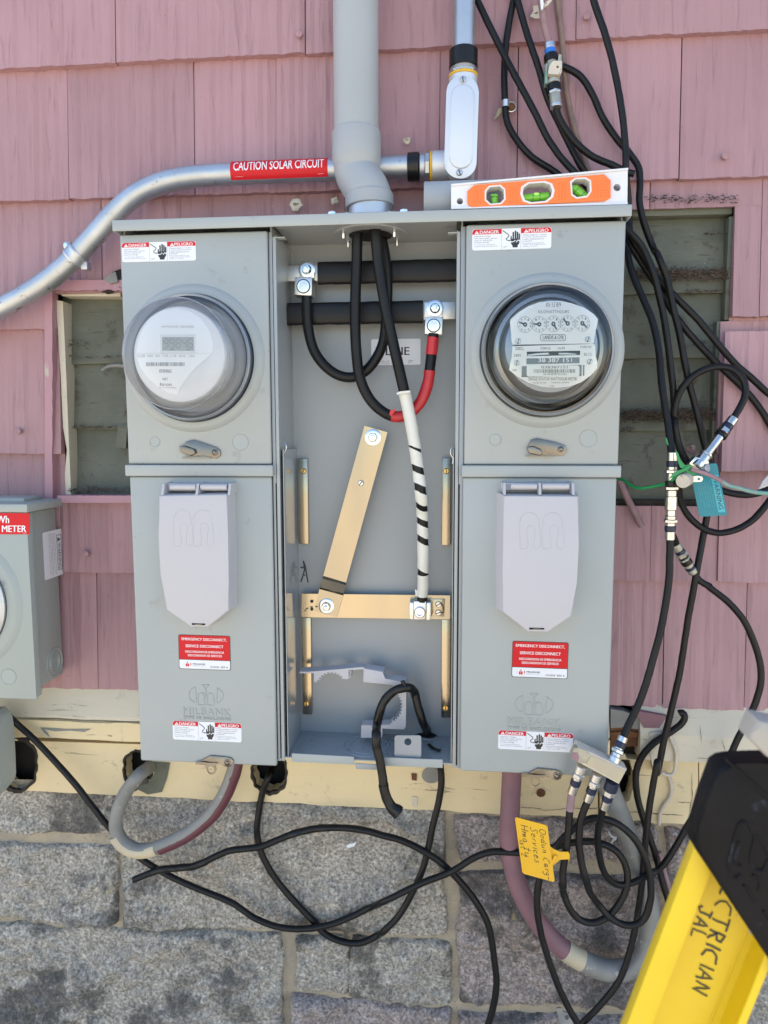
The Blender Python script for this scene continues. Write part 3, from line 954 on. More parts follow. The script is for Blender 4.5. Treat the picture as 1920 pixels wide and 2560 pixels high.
# mortar bed: one uneven sheet behind the stones
n1, n2 = 260, 70
V, F = [], []
for j in range(n2+1):
    for i in range(n1+1):
        x = -2.6+5.2*i/n1; z = GZ+(zf2+.010-GZ)*j/n2
        V.append((x, +.0035-.004*noise.noise(Vector((x*14, z*14, 3)))-.003*noise.noise(Vector((x*60, z*60, 3))), z))
for j in range(n2):
    for i in range(n1):
        a = j*(n1+1)+i
        F.append((a, a+1, a+n1+2, a+n1+1))
put('mortar', pyd(V, F), MT['mortar'], fnd, 60)
# ------------------------------------------------------------------ meter enclosure (two meter sections round an open wiring bay)
YC, YB = -.130, -.032
def cx(px, py, Y=YC): return W('X', px, py, Y).x
def cz(px, py, Y=YC): return W('X', px, py, Y).z
enc = thing('meter_enclosure', 'large grey steel double meter cabinet with its middle wiring bay open', 'meter cabinet', (cx(920, 1900), YB, cz(920, 1910)))
L0, L1 = cx(322, 1200), (cx(671, 566)+cx(689, 1913))/2
M0, M1 = (cx(693, 579, -.122)+cx(710, 1897, -.122))/2, (cx(1143, 564, -.122)+cx(1131, 1918, -.122))/2
R0, R1 = (cx(1166, 567)+cx(1152, 1927))/2, (cx(1562, 589)+cx(1523, 1945))/2
L0 = (cx(298, 579)+cx(350, 1905))/2
ZT, ZBL, ZBR = (cz(292, 566, -.14)+cz(1572, 525, -.14))/2, (cz(351, 1905)+cz(689, 1913))/2, (cz(1150, 1928)+cz(1400, 1938))/2
ZB = (ZBL+ZBR)/2+.003
ZL1, ZL0 = (cz(315, 1165)+cz(1553, 1160))/2, (cz(316, 1193)+cz(1150, 1189))/2
ZR1 = (cz(292, 553, -.14)+cz(1572, 510, -.14))/2
ZR0 = (cz(297, 579, -.14)+cz(1565, 541, -.14))/2
t_ = .0016
EN, EI = MT['enamel'], MT['enamel_in']
# roof with a turned-down lip
bm = bmesh.new()
bmbox(bm, L0-.004, R1+.004, -.142, -.139, ZR0, ZR1, .0009)
bmbox(bm, L0-.004, R1+.004, -.1385, YB, ZR1-.0022, ZR1-.0002, .0006)
bmbox(bm, L0-.004, L0-.002, -.1388, YB+.0002, ZR0, ZR1-.0024, .0005)
bmbox(bm, R1+.002, R1+.004, -.1388, YB+.0002, ZR0, ZR1-.0024, .0005)
put('roof', frombm(bm), EN, enc, 40)
# cabinet shell
def shell(nm, x0, x1, m=EN):
    bm = bmesh.new()
    bmbox(bm, x0, x0+t_, -.1225, YB, ZB, ZR1-.003)
    bmbox(bm, x1-t_, x1, -.1225, YB, ZB, ZR1-.003)
    bmbox(bm, x0+t_+.0002, x1-t_-.0002, -.1220, YB, ZB, ZB+t_)
    return put(nm, frombm(bm), m, enc)
shell('side_cabinet', L0+.003, M0-.0060)
shell('side_cabinet', M1+.0060, R1-.003)
box('back_panel', L0+.003, R1-.003, YB-.0002, YB+.002, ZB, ZR1-.003, EI, enc)
# bay liner walls, floor and ceiling
NX0, NX1 = M0+.0015, M1-.0015
ZF = (cz(714, 1894, -.124)+cz(1130, 1914, -.124))/2
liner = box('side_liner', M0-.0012, M0, -.122, YB-.0004, ZF, ZR0-.006, EI, enc)
box('side_liner', M1, M1+.0012, -.122, YB-.0004, ZF, ZR0-.006, EI, enc)
box('bay_ceiling', M0+.0002, M1-.0002, -.138, YB-.0004, ZR1-.0105, ZR1-.009, EI, enc)
# flanges that frame the bay, with a bent tab at the top
for x, s in ((M0, -1), (M1, 1)):
    bm = bmesh.new()
    bmbox(bm, x-.0045 if s < 0 else x, x if s < 0 else x+.0045, -.1245, -.1225, ZF-.004, ZR0-.008, .0006)
    bmbox(bm, min(x, x-s*.012), max(x, x-s*.012), -.1245, -.112, ZR0-.010, ZR0-.0085, .0004)
    put('bay_flange', frombm(bm), EN, enc, 40)
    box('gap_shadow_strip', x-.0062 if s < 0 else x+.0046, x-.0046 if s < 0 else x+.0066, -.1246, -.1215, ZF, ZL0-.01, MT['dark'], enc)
# floor tray with turned up lips and a locking tab
FG = FC('G', -.124)
bm = bmesh.new()
bmbox(bm, M0+.0003, M1-.0003, -.1235, YB-.0006, ZF+.0003, ZF+.002)
tray = put('floor_tray', frombm(bm), EI, enc)
plate('tray_lip', FG, [(248, 1722), (670, 1745), (678, 1752), (679, 1800), (248, 1780)], -.0005, .0008, EN, tray, bev=.0003)
plate('tray_lip', FG, [(855, 1750), (960, 1752), (1130, 1760), (1290, 1765), (1290, 1823), (875, 1808)], -.0005, .0008, EN, tray, bev=.0003)
plate('lock_tab', FG, [(680, 1790), (860, 1800), (835, 1836), (695, 1830)], -.0003, .0010, EI, tray, bev=.0003)
plate('hanger_tab', FC('G', -.118), rrect(958, 1597, 1142, 1755, 18), 0, .0014, EI, tray, [circ(1050, 1641, 25, 25, 24)])
fz = ZF+.002
def flatring(nm, c, x, y, r0, par, k=.0008, Yf=-.09):
    # ring pressed into the floor sheet
    d = (W(c, x, y, -1.0+.001)-CAMP); t = (fz-CAMP.z)/d.z
    o = CAMP+d*t
    prof = [(r0-k*1.8, 0), (r0-k*.6, .0014), (r0+k*.6, .0014), (r0+k*1.8, 0)]
    return lathe(nm, prof, o, (0, 0, 1), EI, par, 48)
flatring('knockout_ring', 'G', 785, 1672, .029, tray)
flatring('knockout_ring', 'G', 775, 1672, .0365, tray)
flatring('knockout_ring', 'G', 1188, 1606, .0125, tray)
d = W('G', 1188, 1600, -1.0)-CAMP; hole_pt = CAMP+d*((fz-CAMP.z)/d.z)
V = [hole_pt+Vector((.0105*math.cos(a)*(1+.25*math.sin(a*3+1)), .0095*math.sin(a)*(1+.2*math.cos(a*5)), .0006)) for a in [2*math.pi*i/20 for i in range(20)]]
put('wire_hole', pyd(V, [tuple(range(20))], recalc=False), MT['dark'], tray)
# hub opening in the bay ceiling
d = W('D', 830, 195, -1.0)-CAMP; cpt = CAMP+d*((ZR1-.011-CAMP.z)/d.z)
HUBX = W('X', 926, 520, -.082).x
hc = Vector((HUBX, -.080, ZR1-.0108))
lathe('hub_gasket', [(.026, 0), (.026, -.0015), (.050, -.0018), (.051, 0)], hc, (0, 0, 1), EI, enc, 48)
lathe('hub_opening', [(0, -.002), (.030, -.002)], hc, (0, 0, 1), MT['dark'], enc, 40)
for a in (40, 140, 220, 320):
    lathe('stud', [(.0022, 0), (.0022, -.010), (.0016, -.011), (0, -.011)], hc+Vector((.045*math.cos(R(a)), .036*math.sin(R(a)), 0)), (0, 0, 1), MT['zinc'], enc, 12)

# covers: pressed sheets with rounded edges
def cover(nm, x0, x1, z0, z1, y0=-.1232, y1=YC):
    return box(nm, x0, x1, y1, y0, z0, z1, EN, enc, .0028, 3)
uL = cover('upper_cover', L0, L1, ZL1+.0006, ZR0-.0015)
uR = cover('upper_cover', R0, R1, ZL1+.0006, ZR0-.0015)
for (x0, x1, dx) in ((L0, L1, .003), (R0, R1, .003)):
    bm = bmesh.new()
    bmbox(bm, x0-dx, x1+dx, -.1355, -.1232, ZL0, ZL1, .0018, 3)
    put('cover_flange', frombm(bm), EN, enc, 40)
lL = cover('lower_cover', L0+.0008, L1-.0002, ZBL, ZL0-.0006)
lR = cover('lower_cover', R0-.0012, R1-.0012, ZBR, ZL0-.0006)
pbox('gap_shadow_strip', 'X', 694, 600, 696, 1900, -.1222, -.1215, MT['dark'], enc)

# pressed hump round each meter, knock-out marks
def hump(c, x, y, r, par, r1):
    o = W(c, x, y, YC)
    lathe('pressed_ring', [(r, -.0004), (r*.985, .0016), (r*.93, .0062), (r*.91, .0070), (r1, .0070), (r1-.002, .0068), (r1-.002, -.002)], o, (0, -1, 0), EN, par, 96, 60)
    return o
rL = dist('C', 733, 797, 1555, 797, YC)/2
oL = W('C', 1146, 799, YC)
RM = .0850
lathe('pressed_ring', [(.1000, -.0004), (.0985, .0014), (.0935, .0058), (.0915, .0064), (RM+.0012, .0064), (RM+.0012, -.002)], oL, (0, -1, 0), EN, uL, 96, 60)
oR = W('E', 507, 659, YC)
lathe('pressed_ring', [(.1000, -.0004), (.0985, .0014), (.0935, .0058), (.0915, .0064), (RM+.0012, .0064), (RM+.0012, -.002)], oR, (0, -1, 0), EN, uR, 96, 60)
for c, x, y, r, par in (('C', 918, 1290, .0070, uL), ('C', 1425, 1293, .0112, uL), ('E', 245, 1118, .0076, uR), ('E', 727, 1112, .0115, uR)):
    lathe('knockout', [(r+.0005, -.0002), (r+.0003, .0004), (r, .0004), (r-.0003, -.0002), (r-.0006, .0003), (0, .0003)], W(c, x, y, YC), (0, -1, 0), EN, par, 40, 50)
# bay side faces beyond the liner (narrow steps beside the covers)
for x0, x1 in ((L1+.0005, M0-.0052), (M1+.0052, R0-.0005)):
    if x1 > x0: box('divider_strip', x0, x1, -.1245, -.1228, ZB+.001, ZR0-.002, EI, enc, .0004)

# stainless cover latches
def latch(c, poly, knob, bar, rv, Y, ring=None, m='steel', par=None):
    f = FC(c, Y)
    o = plate('latch', f, poly, .0006, .0026, MT[m], par, bev=.0005)
    if knob: plate('latch_grip', f, knob, .003, .0075, MT[m], o, bev=.0016, seg=3)
    if bar: plate('latch_hook', f, bar, .0030, .0042, MT['steel'], o)
    r = dist(c, rv[0], rv[1], rv[0]+rv[2], rv[1], Y)
    lathe('rivet', [(r*1.5, .002), (r*1.5, .0034), (r*1.3, .0036), (r*1.1, .0030), (r*.8, .0032), (r*.8, .0052), (r*.5, .0058), (0, .0056)], f.pt(rv[0], rv[1]), (0, -1, 0), MT[m], o, 24)
    if ring:
        pts, hole, hole2 = ring
        plate('padlock_eye', f, pts, -.006, -.0045, MT[m], o, [h for h in (hole, hole2) if h])
    return o
latch('C', [(1080, 1322), (1108, 1288), (1150, 1278), (1195, 1292), (1288, 1324), (1310, 1345), (1310, 1372), (1285, 1390), (1258, 1386), (1215, 1366), (1165, 1374), (1092, 1342)],
      [(1073, 1316), (1100, 1312), (1160, 1332), (1168, 1360), (1138, 1374), (1078, 1350)], [(1088, 1380), (1255, 1381), (1250, 1389), (1090, 1389)], (1277, 1354, 13), YC, par=uL)
latch('E', [(408, 1160), (430, 1118), (460, 1110), (560, 1130), (606, 1148), (616, 1175), (600, 1200), (575, 1203), (530, 1192), (500, 1200), (415, 1180)],
      [(410, 1155), (440, 1150), (480, 1168), (488, 1190), (470, 1202), (414, 1185)], [(402, 1198), (556, 1200), (552, 1208), (404, 1206)], (583, 1168, 11), YC, par=uR)
latch('M', [(358, 1876), (478, 1812), (500, 1810), (720, 1834), (770, 1845), (798, 1880), (798, 1925), (765, 1960), (720, 1970), (680, 1955), (620, 1925), (560, 1930), (400, 1905)],
      None, [(285, 1890), (360, 1888), (470, 1902), (590, 1900), (560, 1945), (285, 1924)], (720, 1898, 30), YC, par=lL,
      ring=([(362, 1930), (505, 1930), (535, 1990), (541, 2040), (520, 2090), (480, 2108), (440, 2095), (415, 2060)], circ(468, 2034, 44, 48, 24), rrect(395, 1938, 490, 1966, 12)))
latch('N', [(345, 488), (440, 436), (462, 430), (650, 452), (700, 470), (718, 505), (706, 545), (670, 564), (630, 556), (580, 525), (520, 520), (400, 515)],
      None, [(270, 488), (340, 488), (430, 498), (532, 500), (522, 526), (285, 518)], (660, 506, 26), YC, par=lR,
      ring=([(356, 528), (470, 528), (488, 590), (490, 630), (465, 662), (430, 668), (395, 640)], circ(438, 612, 37, 36, 24), rrect(376, 532, 455, 553, 8)))

# breaker doors
def door(c, front, Yf, par, grow, hinge, slot, arch, spots=()):
    bm = bmesh.new()
    cu = sum(p[0] for p in front)/len(front); cv = sum(p[1] for p in front)/len(front)
    f = FC(c, Yf)
    F_ = [f.pt(u, v) for u, v in front]
    cw = f.pt(cu, cv)
    B_ = [Vector((p.x+(.0022 if p.x > cw.x else -grow), YC-.0002, p.z+(.002 if p.z > cw.z else -.002))) for p in F_]
    a = [bm.verts.new(p) for p in B_]; b = [bm.verts.new(p) for p in F_]
    n = len(a)
    bm.faces.new(a); tf = bm.faces.new(b)
    for i in range(n): bm.faces.new((a[i], a[(i+1) % n], b[(i+1) % n], b[i]))
    bmesh.ops.bevel(bm, geom=list(tf.edges), offset=.0022, segments=3, affect='EDGES', profile=.5)
    o = put('breaker_door', frombm(bm), MT['lid'], par, 30)
    (hx0, hy0, hx1, hy1) = hinge
    hw = hx1-hx0
    zc = f.pt(hx0, (hy0+hy1)/2).z
    r = dist(c, hx0, hy0, hx0, hy1, Yf)/2*.95
    for s0, s1 in ((.12, .485), (.555, .93)):
        p0 = f.pt(hx0+hw*s0, (hy0+hy1)/2, -.010); p1 = f.pt(hx0+hw*s1, (hy0+hy1)/2, -.010)
        p1.z = p0.z
        lathe('hinge_pin', [(0, 0), (r, 0), (r, (p1-p0).length), (0, (p1-p0).length)], p0, p1-p0, MT['lid'], o, 20)
    for s in (.03, .52, .98):
        q = f.pt(hx0+hw*s, hy0-1, -.010); q2 = f.pt(hx0+hw*s, hy1+18, 0)
        x = q.x
        V = [(x+dx, y, z) for dx in (-.0016, .0016) for (y, z) in ((q.y-r*.8, q.z), (YC, q.z+.001), (YC, q2.z), (q2.y, q2.z-.002))]
        put('hinge_ear', pyd(V, [(0, 1, 2, 3), (7, 6, 5, 4), (0, 1, 5, 4), (1, 2, 6, 5), (2, 3, 7, 6), (3, 0, 4, 7)]), MT['lid'], o)
    # recess behind the hinge pins
    p0 = f.pt(hx0, hy0, 0); p1 = f.pt(hx1, hy1+8, 0)
    box('hinge_base', p0.x, p1.x, YC-.014, YC-.0004, min(p0.z, p1.z), max(p0.z, p1.z), MT['lid'], o)
    plate('door_slot', f, slot, .0001, .0004, MT['dark'], o)
    sx0, sy0 = slot[0]; sx1, sy1 = slot[2]
    plate('door_hasp', f, [(sx0+(sx1-sx0)*.28, sy0+(sy1-sy0)*.35), (sx0+(sx1-sx0)*.72, sy0+(sy1-sy0)*.2), (sx0+(sx1-sx0)*.75, sy0+(sy1-sy0)*.6), (sx0+(sx1-sx0)*.25, sy0+(sy1-sy0)*.8)], .0004, .0010, MT['steel'], o)
    for (x0, y0, x1, y1) in arch:
        w_ = x1-x0
        outer = [(x0, y1)]+[(x, y) for x, y in circ((x0+x1)/2, y0+w_/2, w_/2, n=14, a0=180, a1=0)]+[(x1, y1)]
        i0, i1 = x0+w_*.36, x1-w_*.20
        iy = y0+(y1-y0)*.36
        inner = [(x1-w_*.2, y1)]+[(x, y) for x, y in circ((i0+i1)/2, iy+(i1-i0)/2, (i1-i0)/2, n=12, a0=0, a1=180)]+[(i0, y1)]
        P_ = [f.pt(u, v, .0001) for u, v in outer+inner+[outer[0]]]
        tubes('embossed_mark', [[q_+Vector((0, .00012, 0)) for q_ in P_]], .00045, MT['lid'], o, 6, .004)
    for (u, v, r_) in spots:
        plate('scuff', f, blob(u, v, r_, r_*.9, seed=u), .0001, .00025, MT['fade_print'], o)
    return o
YD = -.163
door('F', [(940, 186), (1343, 180), (1351, 430), (1355, 700), (1354, 868), (1232, 966), (1130, 966), (985, 864), (951, 650), (939, 430)], YD, lL, .0022,
     (945, 120, 1362, 158), [(1137, 943), (1216, 945), (1216, 955), (1137, 953)], [(1030, 272, 1130, 486), (1147, 272, 1254, 486)])
door('H', [(290, 164), (678, 166), (678, 420), (668, 620), (643, 788), (520, 872), (415, 870), (286, 768), (284, 560), (287, 360)], YD, lR, .0075,
     (283, 102, 660, 134), [(421, 848), (499, 850), (499, 858), (421, 858)], [(372, 252, 470, 438), (490, 252, 592, 438)])

# printed labels on the covers
def danger(x0, y0, x1, y1, c, par, tilt):
    f = rectfr(c, x0, y0, x1, y1, YC, 1545, 415, tilt)
    lb = plate('danger_label', f, rrect(0, 0, 1545, 415, 45), .0001, .0005, MT['label_white'], par)
    shapes('red_band', [[(575, 4), (575, 102), (4, 102), (4, 60), (16, 22), (48, 4)]], f, .00056, MT['label_red'], lb)
    shapes('red_band', [[(957, 4), (1495, 4), (1528, 20), (1541, 52), (1541, 102), (957, 102)]], f, .00056, MT['label_red'], lb)
    letters('lettering', [('DANGER', 150, 26, 522, 92), ('PELIGRO', 1104, 26, 1482, 92)], f, .00062, MT['white_print'], lb, .012)
    for tx in (45, 1010):
        shapes('warning_triangle', [[(tx, 92), (tx+46, 26), (tx+92, 92)]], f, .00062, MT['white_print'], lb)
        shapes('exclamation_mark', [[(tx+41, 48), (tx+51, 48), (tx+48, 84), (tx+44, 84)]], f, .0007, MT['label_red'], lb)
    shapes('divider_line', [[(578, 0), (581, 0), (581, 415), (578, 415)], [(953, 0), (956, 0), (956, 415), (953, 415)]], f, .00056, MT['black_print'], lb)
    letters('lettering', [('Hazardous Voltage.', 42, 125, 370, 160), ('Will cause death, serious', 42, 165, 485, 198), ('injury or substantial', 42, 203, 395, 240), ('property damage.', 42, 243, 345, 280),
                          ('Voltaje peligroso. Causará', 985, 125, 1455, 162), ('la muerte, lesiones graves', 985, 165, 1450, 200), ('o daño substancial a la', 985, 203, 1400, 236), ('propiedad.', 985, 243, 1170, 280)], f, .00056, MT['grey_print'], lb, .0)
    letters('lettering', [('Turn off power supplying this', 45, 295, 450, 322), ('equipment before working inside.', 45, 328, 505, 355), ('Desconecte el suministro de', 990, 290, 1395, 314),
                          ('energía a este equipo antes de', 990, 322, 1430, 348), ('trabajar en su interior.', 990, 355, 1290, 380), ('LA8888', 612, 345, 688, 358), ('REV 1', 612, 366, 675, 380)], f, .00056, MT['grey_print'], lb, .0)
    # shocked hand pictogram
    fg = []
    for fx, top, wd, lean in ((748, 150, 24, -8), (786, 70, 30, -2), (828, 45, 32, 0), (868, 70, 30, 2), (904, 105, 28, 6)):
        b_ = 225 if fx > 750 else 240
        fg.append([(fx+lean*0+4, top+8), (fx+wd/2+4, top), (fx+wd+4, top+8), (fx+wd+4, b_), (fx+4, b_)])
    fg.append([(752, 205), (932, 205), (930, 240), (905, 222), (860, 260), (845, 225), (800, 262), (752, 250)])
    fg.append([(758, 278), (812, 272), (852, 242), (866, 282), (905, 242), (930, 268), (918, 310), (895, 335), (890, 378), (795, 378), (790, 340), (768, 315)])
    fg.append(stroke_poly([(596, 38), (650, 75), (708, 118), (720, 140), (706, 165), (664, 205), (672, 222), (712, 240), (738, 238)], 15))
    fg.append([(724, 222), (752, 236), (722, 258)])
    shapes('hand_pictogram', fg, f, .00058, MT['black_print'], lb)
    return lb
danger(722, 107, 1160, 222, 'C', uL, 0)
danger(380, 987, 722, 1078, 'B', uR, .3)
danger(1024, 1528, 1430, 1640, 'F', lL, -.5)
danger(22, 40, 838, 246, 'N', lR, -.9)
def disconnect(c, x0, y0, x1, y1, par, tilt):
    f = rectfr(c, x0, y0, x1, y1, YC, 715, 478, tilt)
    lb = plate('disconnect_label', f, rrect(0, 0, 715, 478, 26), .0001, .0005, MT['black_print'], par)
    shapes('red_field', [[(7, 340), (7, 30), (13, 13), (30, 7), (685, 7), (702, 13), (708, 30), (708, 340)]], f, .00056, MT['label_red'], lb)
    shapes('white_field', [[(7, 348), (708, 348), (708, 448), (702, 465), (685, 471), (30, 471), (13, 465), (7, 448)]], f, .00056, MT['label_white'], lb)
    letters('lettering', [('EMERGENCY DISCONNECT,', 45, 40, 665, 82), ('SERVICE DISCONNECT', 98, 134, 618, 172), ('DESCONEXION DE EMERGENCIA', 92, 218, 628, 248), ('DESCONEXION DE SERVICIO', 128, 268, 596, 298)], f, .00064, MT['white_print'], lb, .012)
    def crest(fr, cx_, cy_, s):
        A = lambda pts: [(cx_+u*s, cy_+v*s) for u, v in pts]
        out = [A([(-60, 0)]+circ(0, 0, 60, 40, 10, 140, 220)[1:]), A(circ(0, 0, 60, 40, 10, -40, 40))]
        for k in (-1, 1):
            out.append(A([(k*6, 36), (k*6, -6), (k*14, -12), (k*22, -10), (k*26, 0), (k*26, 36)]))
        out.append(A([(-3, 36), (-3, -20), (-12, -36), (12, -36), (3, -20), (3, 36)]))
        return out
    shapes('maker_mark', crest(f, 118, 408, .92), f, .00064, MT['label_red'], lb)
    letters('lettering', [('MILBANK', 192, 392, 368, 414), ('1216354  REV A', 436, 424, 678, 450)], f, .00064, MT['black_print'], lb, .01)
    letters('lettering', [('ENERGY AT WORK', 194, 424, 365, 433)], f, .00064, MT['grey_print'], lb, .0)
disconnect('M', 38, 155, 752, 630, lL, -.4)
disconnect('H', 331, 921, 622, 1109, lR, -.7)
# embossed maker's mark
def emboss(c, x0, y0, x1, y1, par, tilt):
    f = rectfr(c, x0, y0, x1, y1, YC, 670, 490, tilt)
    E_ = EN
    V, F = [], []
    for it in (('MILBANK', 5, 330, 665, 428), ('TYPE 3R ENCLOSURE', 5, 448, 670, 488)):
        text_into(V, F, it[0], f, it[1], it[2], it[3], it[4], .0009, bold=.01, space=1.1, thick=.0009)
    put('embossed_lettering', pyd(V, F, recalc=False), E_, par)
    ln = [[(185, 40), (140, 62), (105, 105), (92, 150), (100, 200), (130, 235), (175, 250), (185, 40)], [(485, 40), (530, 75), (565, 120), (560, 180), (530, 220), (490, 255), (485, 40)],
          [(270, 8), (375, 8), (350, 30), (335, 60), (335, 285), (318, 285), (318, 60), (300, 30), (270, 8)], [(300, 285), (222, 285), (222, 170), (235, 130), (262, 118), (290, 128), (300, 160), (300, 285)],
          [(350, 285), (350, 160), (362, 128), (390, 118), (418, 128), (430, 165), (430, 285), (350, 285)]]
    tubes('embossed_emblem', [[f.pt(u, v, .0001) for u, v in l] for l in ln], .0007, E_, par, 6, .002)
emboss('M', 90, 835, 755, 1322, lL, -.4)
emboss('H', 308, 1188, 586, 1380, lR, -.7)

# ------------------------------------------------------------------ inside the wiring bay
YI = YB-.0006
FD, FGb = FC('D', YI), FC('G', YI)
bl = plate('line_label', rectfr('D', 838, 1011, 1197, 1200, YI, 359, 189, 0), rrect(0, 0, 359, 189, 12), 0, .0004, MT['label_white'], enc)
fl = rectfr('D', 838, 1011, 1197, 1200, YI, 359, 189, 0)
letters('lettering', [('LINE', 106, 60, 276, 118)], fl, .0005, MT['black_print'], bl, .035)
letters('lettering', [('MILBANK MFG. CO.', 12, 158, 136, 167), ('GENERAL OFFICER, KC', 12, 172, 150, 181), ('1286443', 270, 156, 306, 165), ('REV. A', 270, 170, 300, 179)], fl, .0005, MT['black_print'], bl, 0)
shapes('marker_letter', [stroke_poly(p, 9) for p in ([(310, 540), (322, 505), (336, 455), (334, 425), (326, 392)], [(326, 392), (338, 420), (346, 460), (352, 500), (360, 543)], [(307, 438), (322, 440), (334, 430), (345, 440)], [(332, 492), (340, 494)])], FGb, .0005, MT['black_print'], enc)
def bar_sleeve(x0, x1, y0, y1, Y):
    a, b = W('D', x0, (y0+y1)/2, Y), W('D', x1, (y0+y1)/2, Y)
    h = dist('D', x0, y0, x0, y1, Y)/2
    n = 60
    V, F = [], []
    for i in range(n+1):
        p = a+(b-a)*i/n; p.z = (a.z+b.z)/2
        for k in range(16):
            an = 2*math.pi*k/16
            ca, sa = math.cos(an), math.sin(an)
            q = 1+.05*noise.noise(Vector((p.x*60, ca, sa)))
            V.append((p.x, p.y-.0062*abs(ca)**.6*(1 if ca > 0 else -1)*q, p.z+h*abs(sa)**.8*(1 if sa > 0 else -1)*q))
    for i in range(n):
        for k in range(16):
            j = (k+1) % 16
            F.append((i*16+k, i*16+j, (i+1)*16+j, (i+1)*16+k))
    F.append(tuple(range(16))); F.append(tuple(range(n*16, n*16+16)))
    return put('busbar_sleeve', pyd(V, F), MT['sleeve'], enc, 60)
pbox('busbar', 'D', 158, 474, 462, 590, -.0560, -.0525, MT['alu'], enc, .0005)
bar_sleeve(452, 1456, 440, 606, -.056)
bar_sleeve(172, 1216, 742, 905, -.061)
pbox('busbar', 'D', 1214, 742, 1452, 868, -.0620, -.0585, MT['alu'], enc, .0005)
FDl = FC('D', -.072)
def lug(u0, v0, u1, v1, hu, hv, hr, wu, wv, wr, Y):
    f = FC('D', Y)
    t = plate('terminal_lug', f, [(u0+6, v0), (u1, v0+4), (u1-6, v1), (u0, v1-6)], -.024, 0, MT['alu'], enc, bev=.0008)
    r = dist('D', hu-hr, hv, hu+hr, hv, Y)/2
    lathe('set_screw', [(r*1.18, .0001), (r*1.18, .0002), (r, .0002)], f.pt(hu, hv), (0, -1, 0), MT['dark'], t, 28)
    lathe('set_screw', [(r, .0001), (r, .0009), (r*.72, .0010), (r*.62, -.0012), (0, -.0014)], f.pt(hu, hv), (0, -1, 0), MT['zinc'], t, 28)
    f2 = FC('D', Y+.010)
    plate('lug_tongue', f2, [(wu-wr*.8, wv-wr*.85), (wu+wr*.8, wv-wr*.8), (wu+wr*.9, v0+8), (wu-wr*.9, v0+8)], -.004, 0, MT['alu'], t, bev=.0005)
    bolt(f2, wu, wv, .0, dist('D', wu, wv, wu+wr, wv, Y), enc, MT['zinc'])
lug(277, 560, 410, 696, 345, 628, 43, 370, 508, 60, -.083)
lug(1226, 850, 1361, 981, 1293, 914, 42, 1303, 790, 62, -.085)
# grounding straps and neutral bar
DC = MT['dichromate']
for c, x0, y0, x1, y1 in (('D', 310, 1882, 378, 2212+290), ('D', 1352, 1878, 1416, 2212+300), ('G', 320, 786, 382, 1455), ('G', 1283, 798, 1342, 1478)):
    pbox('mounting_rail', c, x0, y0, x1, y1, YB-.008, YB-.0008, DC, enc, .0007)
for c, x, y in (('D', 347, 1972), ('D', 1384, 1972), ('G', 350, 1378), ('G', 1310, 1408)):
    screw(FC(c, YB-.008), x, y, 0, .0044, enc, MT['brass'], ang=random.choice((60, 75, 95)))
NB = FC('G', YB-.017)
nb = plate('neutral_bar', NB, [(315, 620), (1341, 632), (1340, 797), (315, 782)], -.0030, 0, DC, enc, [circ(386, 672, 12, 12, 16), circ(386, 726, 12, 12, 16)])
# polished liner plate on the left wall that mirrors the bay
p0, p1 = W('D', 190, 1815, -.120), W('G', 200, 1690, -.120)
XL_ = (cx(714, 1890, -.122)+cx(755, 1500, YB))/2
XR_ = (cx(1131, 1890, -.122)+cx(1126, 1500, YB))/2
box('liner_plate', XL_-.0010, XL_, -.1215, YB-.0008, ZF+.0022, p0.z, MT['enamel_gloss'], enc)
box('liner_plate', XR_, XR_+.0010, -.1215, YB-.0008, ZF+.0022, p0.z, MT['enamel_gloss'], enc)
# diagonal bonding strap, bent at the foot
def strip3(name, secs, th, m, par):
    V, F = [], []
    for l, r in secs:
        V += [l, r, r+Vector((0, th, 0)), l+Vector((0, th, 0))]
    for i in range(len(secs)-1):
        for k in range(4):
            a, b = i*4+k, i*4+(k+1) % 4
            F.append((a, b, b+4, a+4))
    F += [(0, 1, 2, 3), tuple(range(len(V)-4, len(V)))]
    return put(name, pyd(V, F), m, par)
Ya, Yb_ = -.066, YB-.021
st = strip3('bonding_strap', [(W('D', 789, 1643, Ya), W('D', 957, 1690, Ya)), (W('G', 465, 496, Ya+.001), W('G', 622, 543, Ya+.001)), (W('G', 460, 515, Ya+.004), W('G', 620, 560, Ya+.004)),
      (W('G', 442, 575, Yb_-.004), W('G', 606, 618, Yb_-.004)), (W('G', 438, 588, Yb_), W('G', 602, 632, Yb_)), (W('G', 402, 738, Yb_), W('G', 556, 781, Yb_))], .0026, DC, enc)
bolt(FC('D', Ya), 852, 1727, .0, dist('D', 852, 1727, 912, 1727, Ya), st, MT['zinc'], h=.002)
screw(FC('D', Ya), 764, 2060, 0, .0042, st, MT['alu'], ang=50)
bolt(FC('G', Yb_), 487, 706, .0, dist('G', 487, 706, 541, 706, Yb_), st, MT['zinc'], h=.005)
shapes('marker_stroke', [stroke_poly(p, 7) for p in ([(336, 740), (350, 724), (364, 718)], [(374, 710), (392, 712)])], NB, .0004, MT['black_print'], enc)
shapes('marker_stroke', [stroke_poly(p, 8) for p in ([(410, 708), (425, 710)], [(458, 716), (476, 728), (494, 716)])], FC('G', Yb_-.0005), .0004, MT['black_print'], enc)
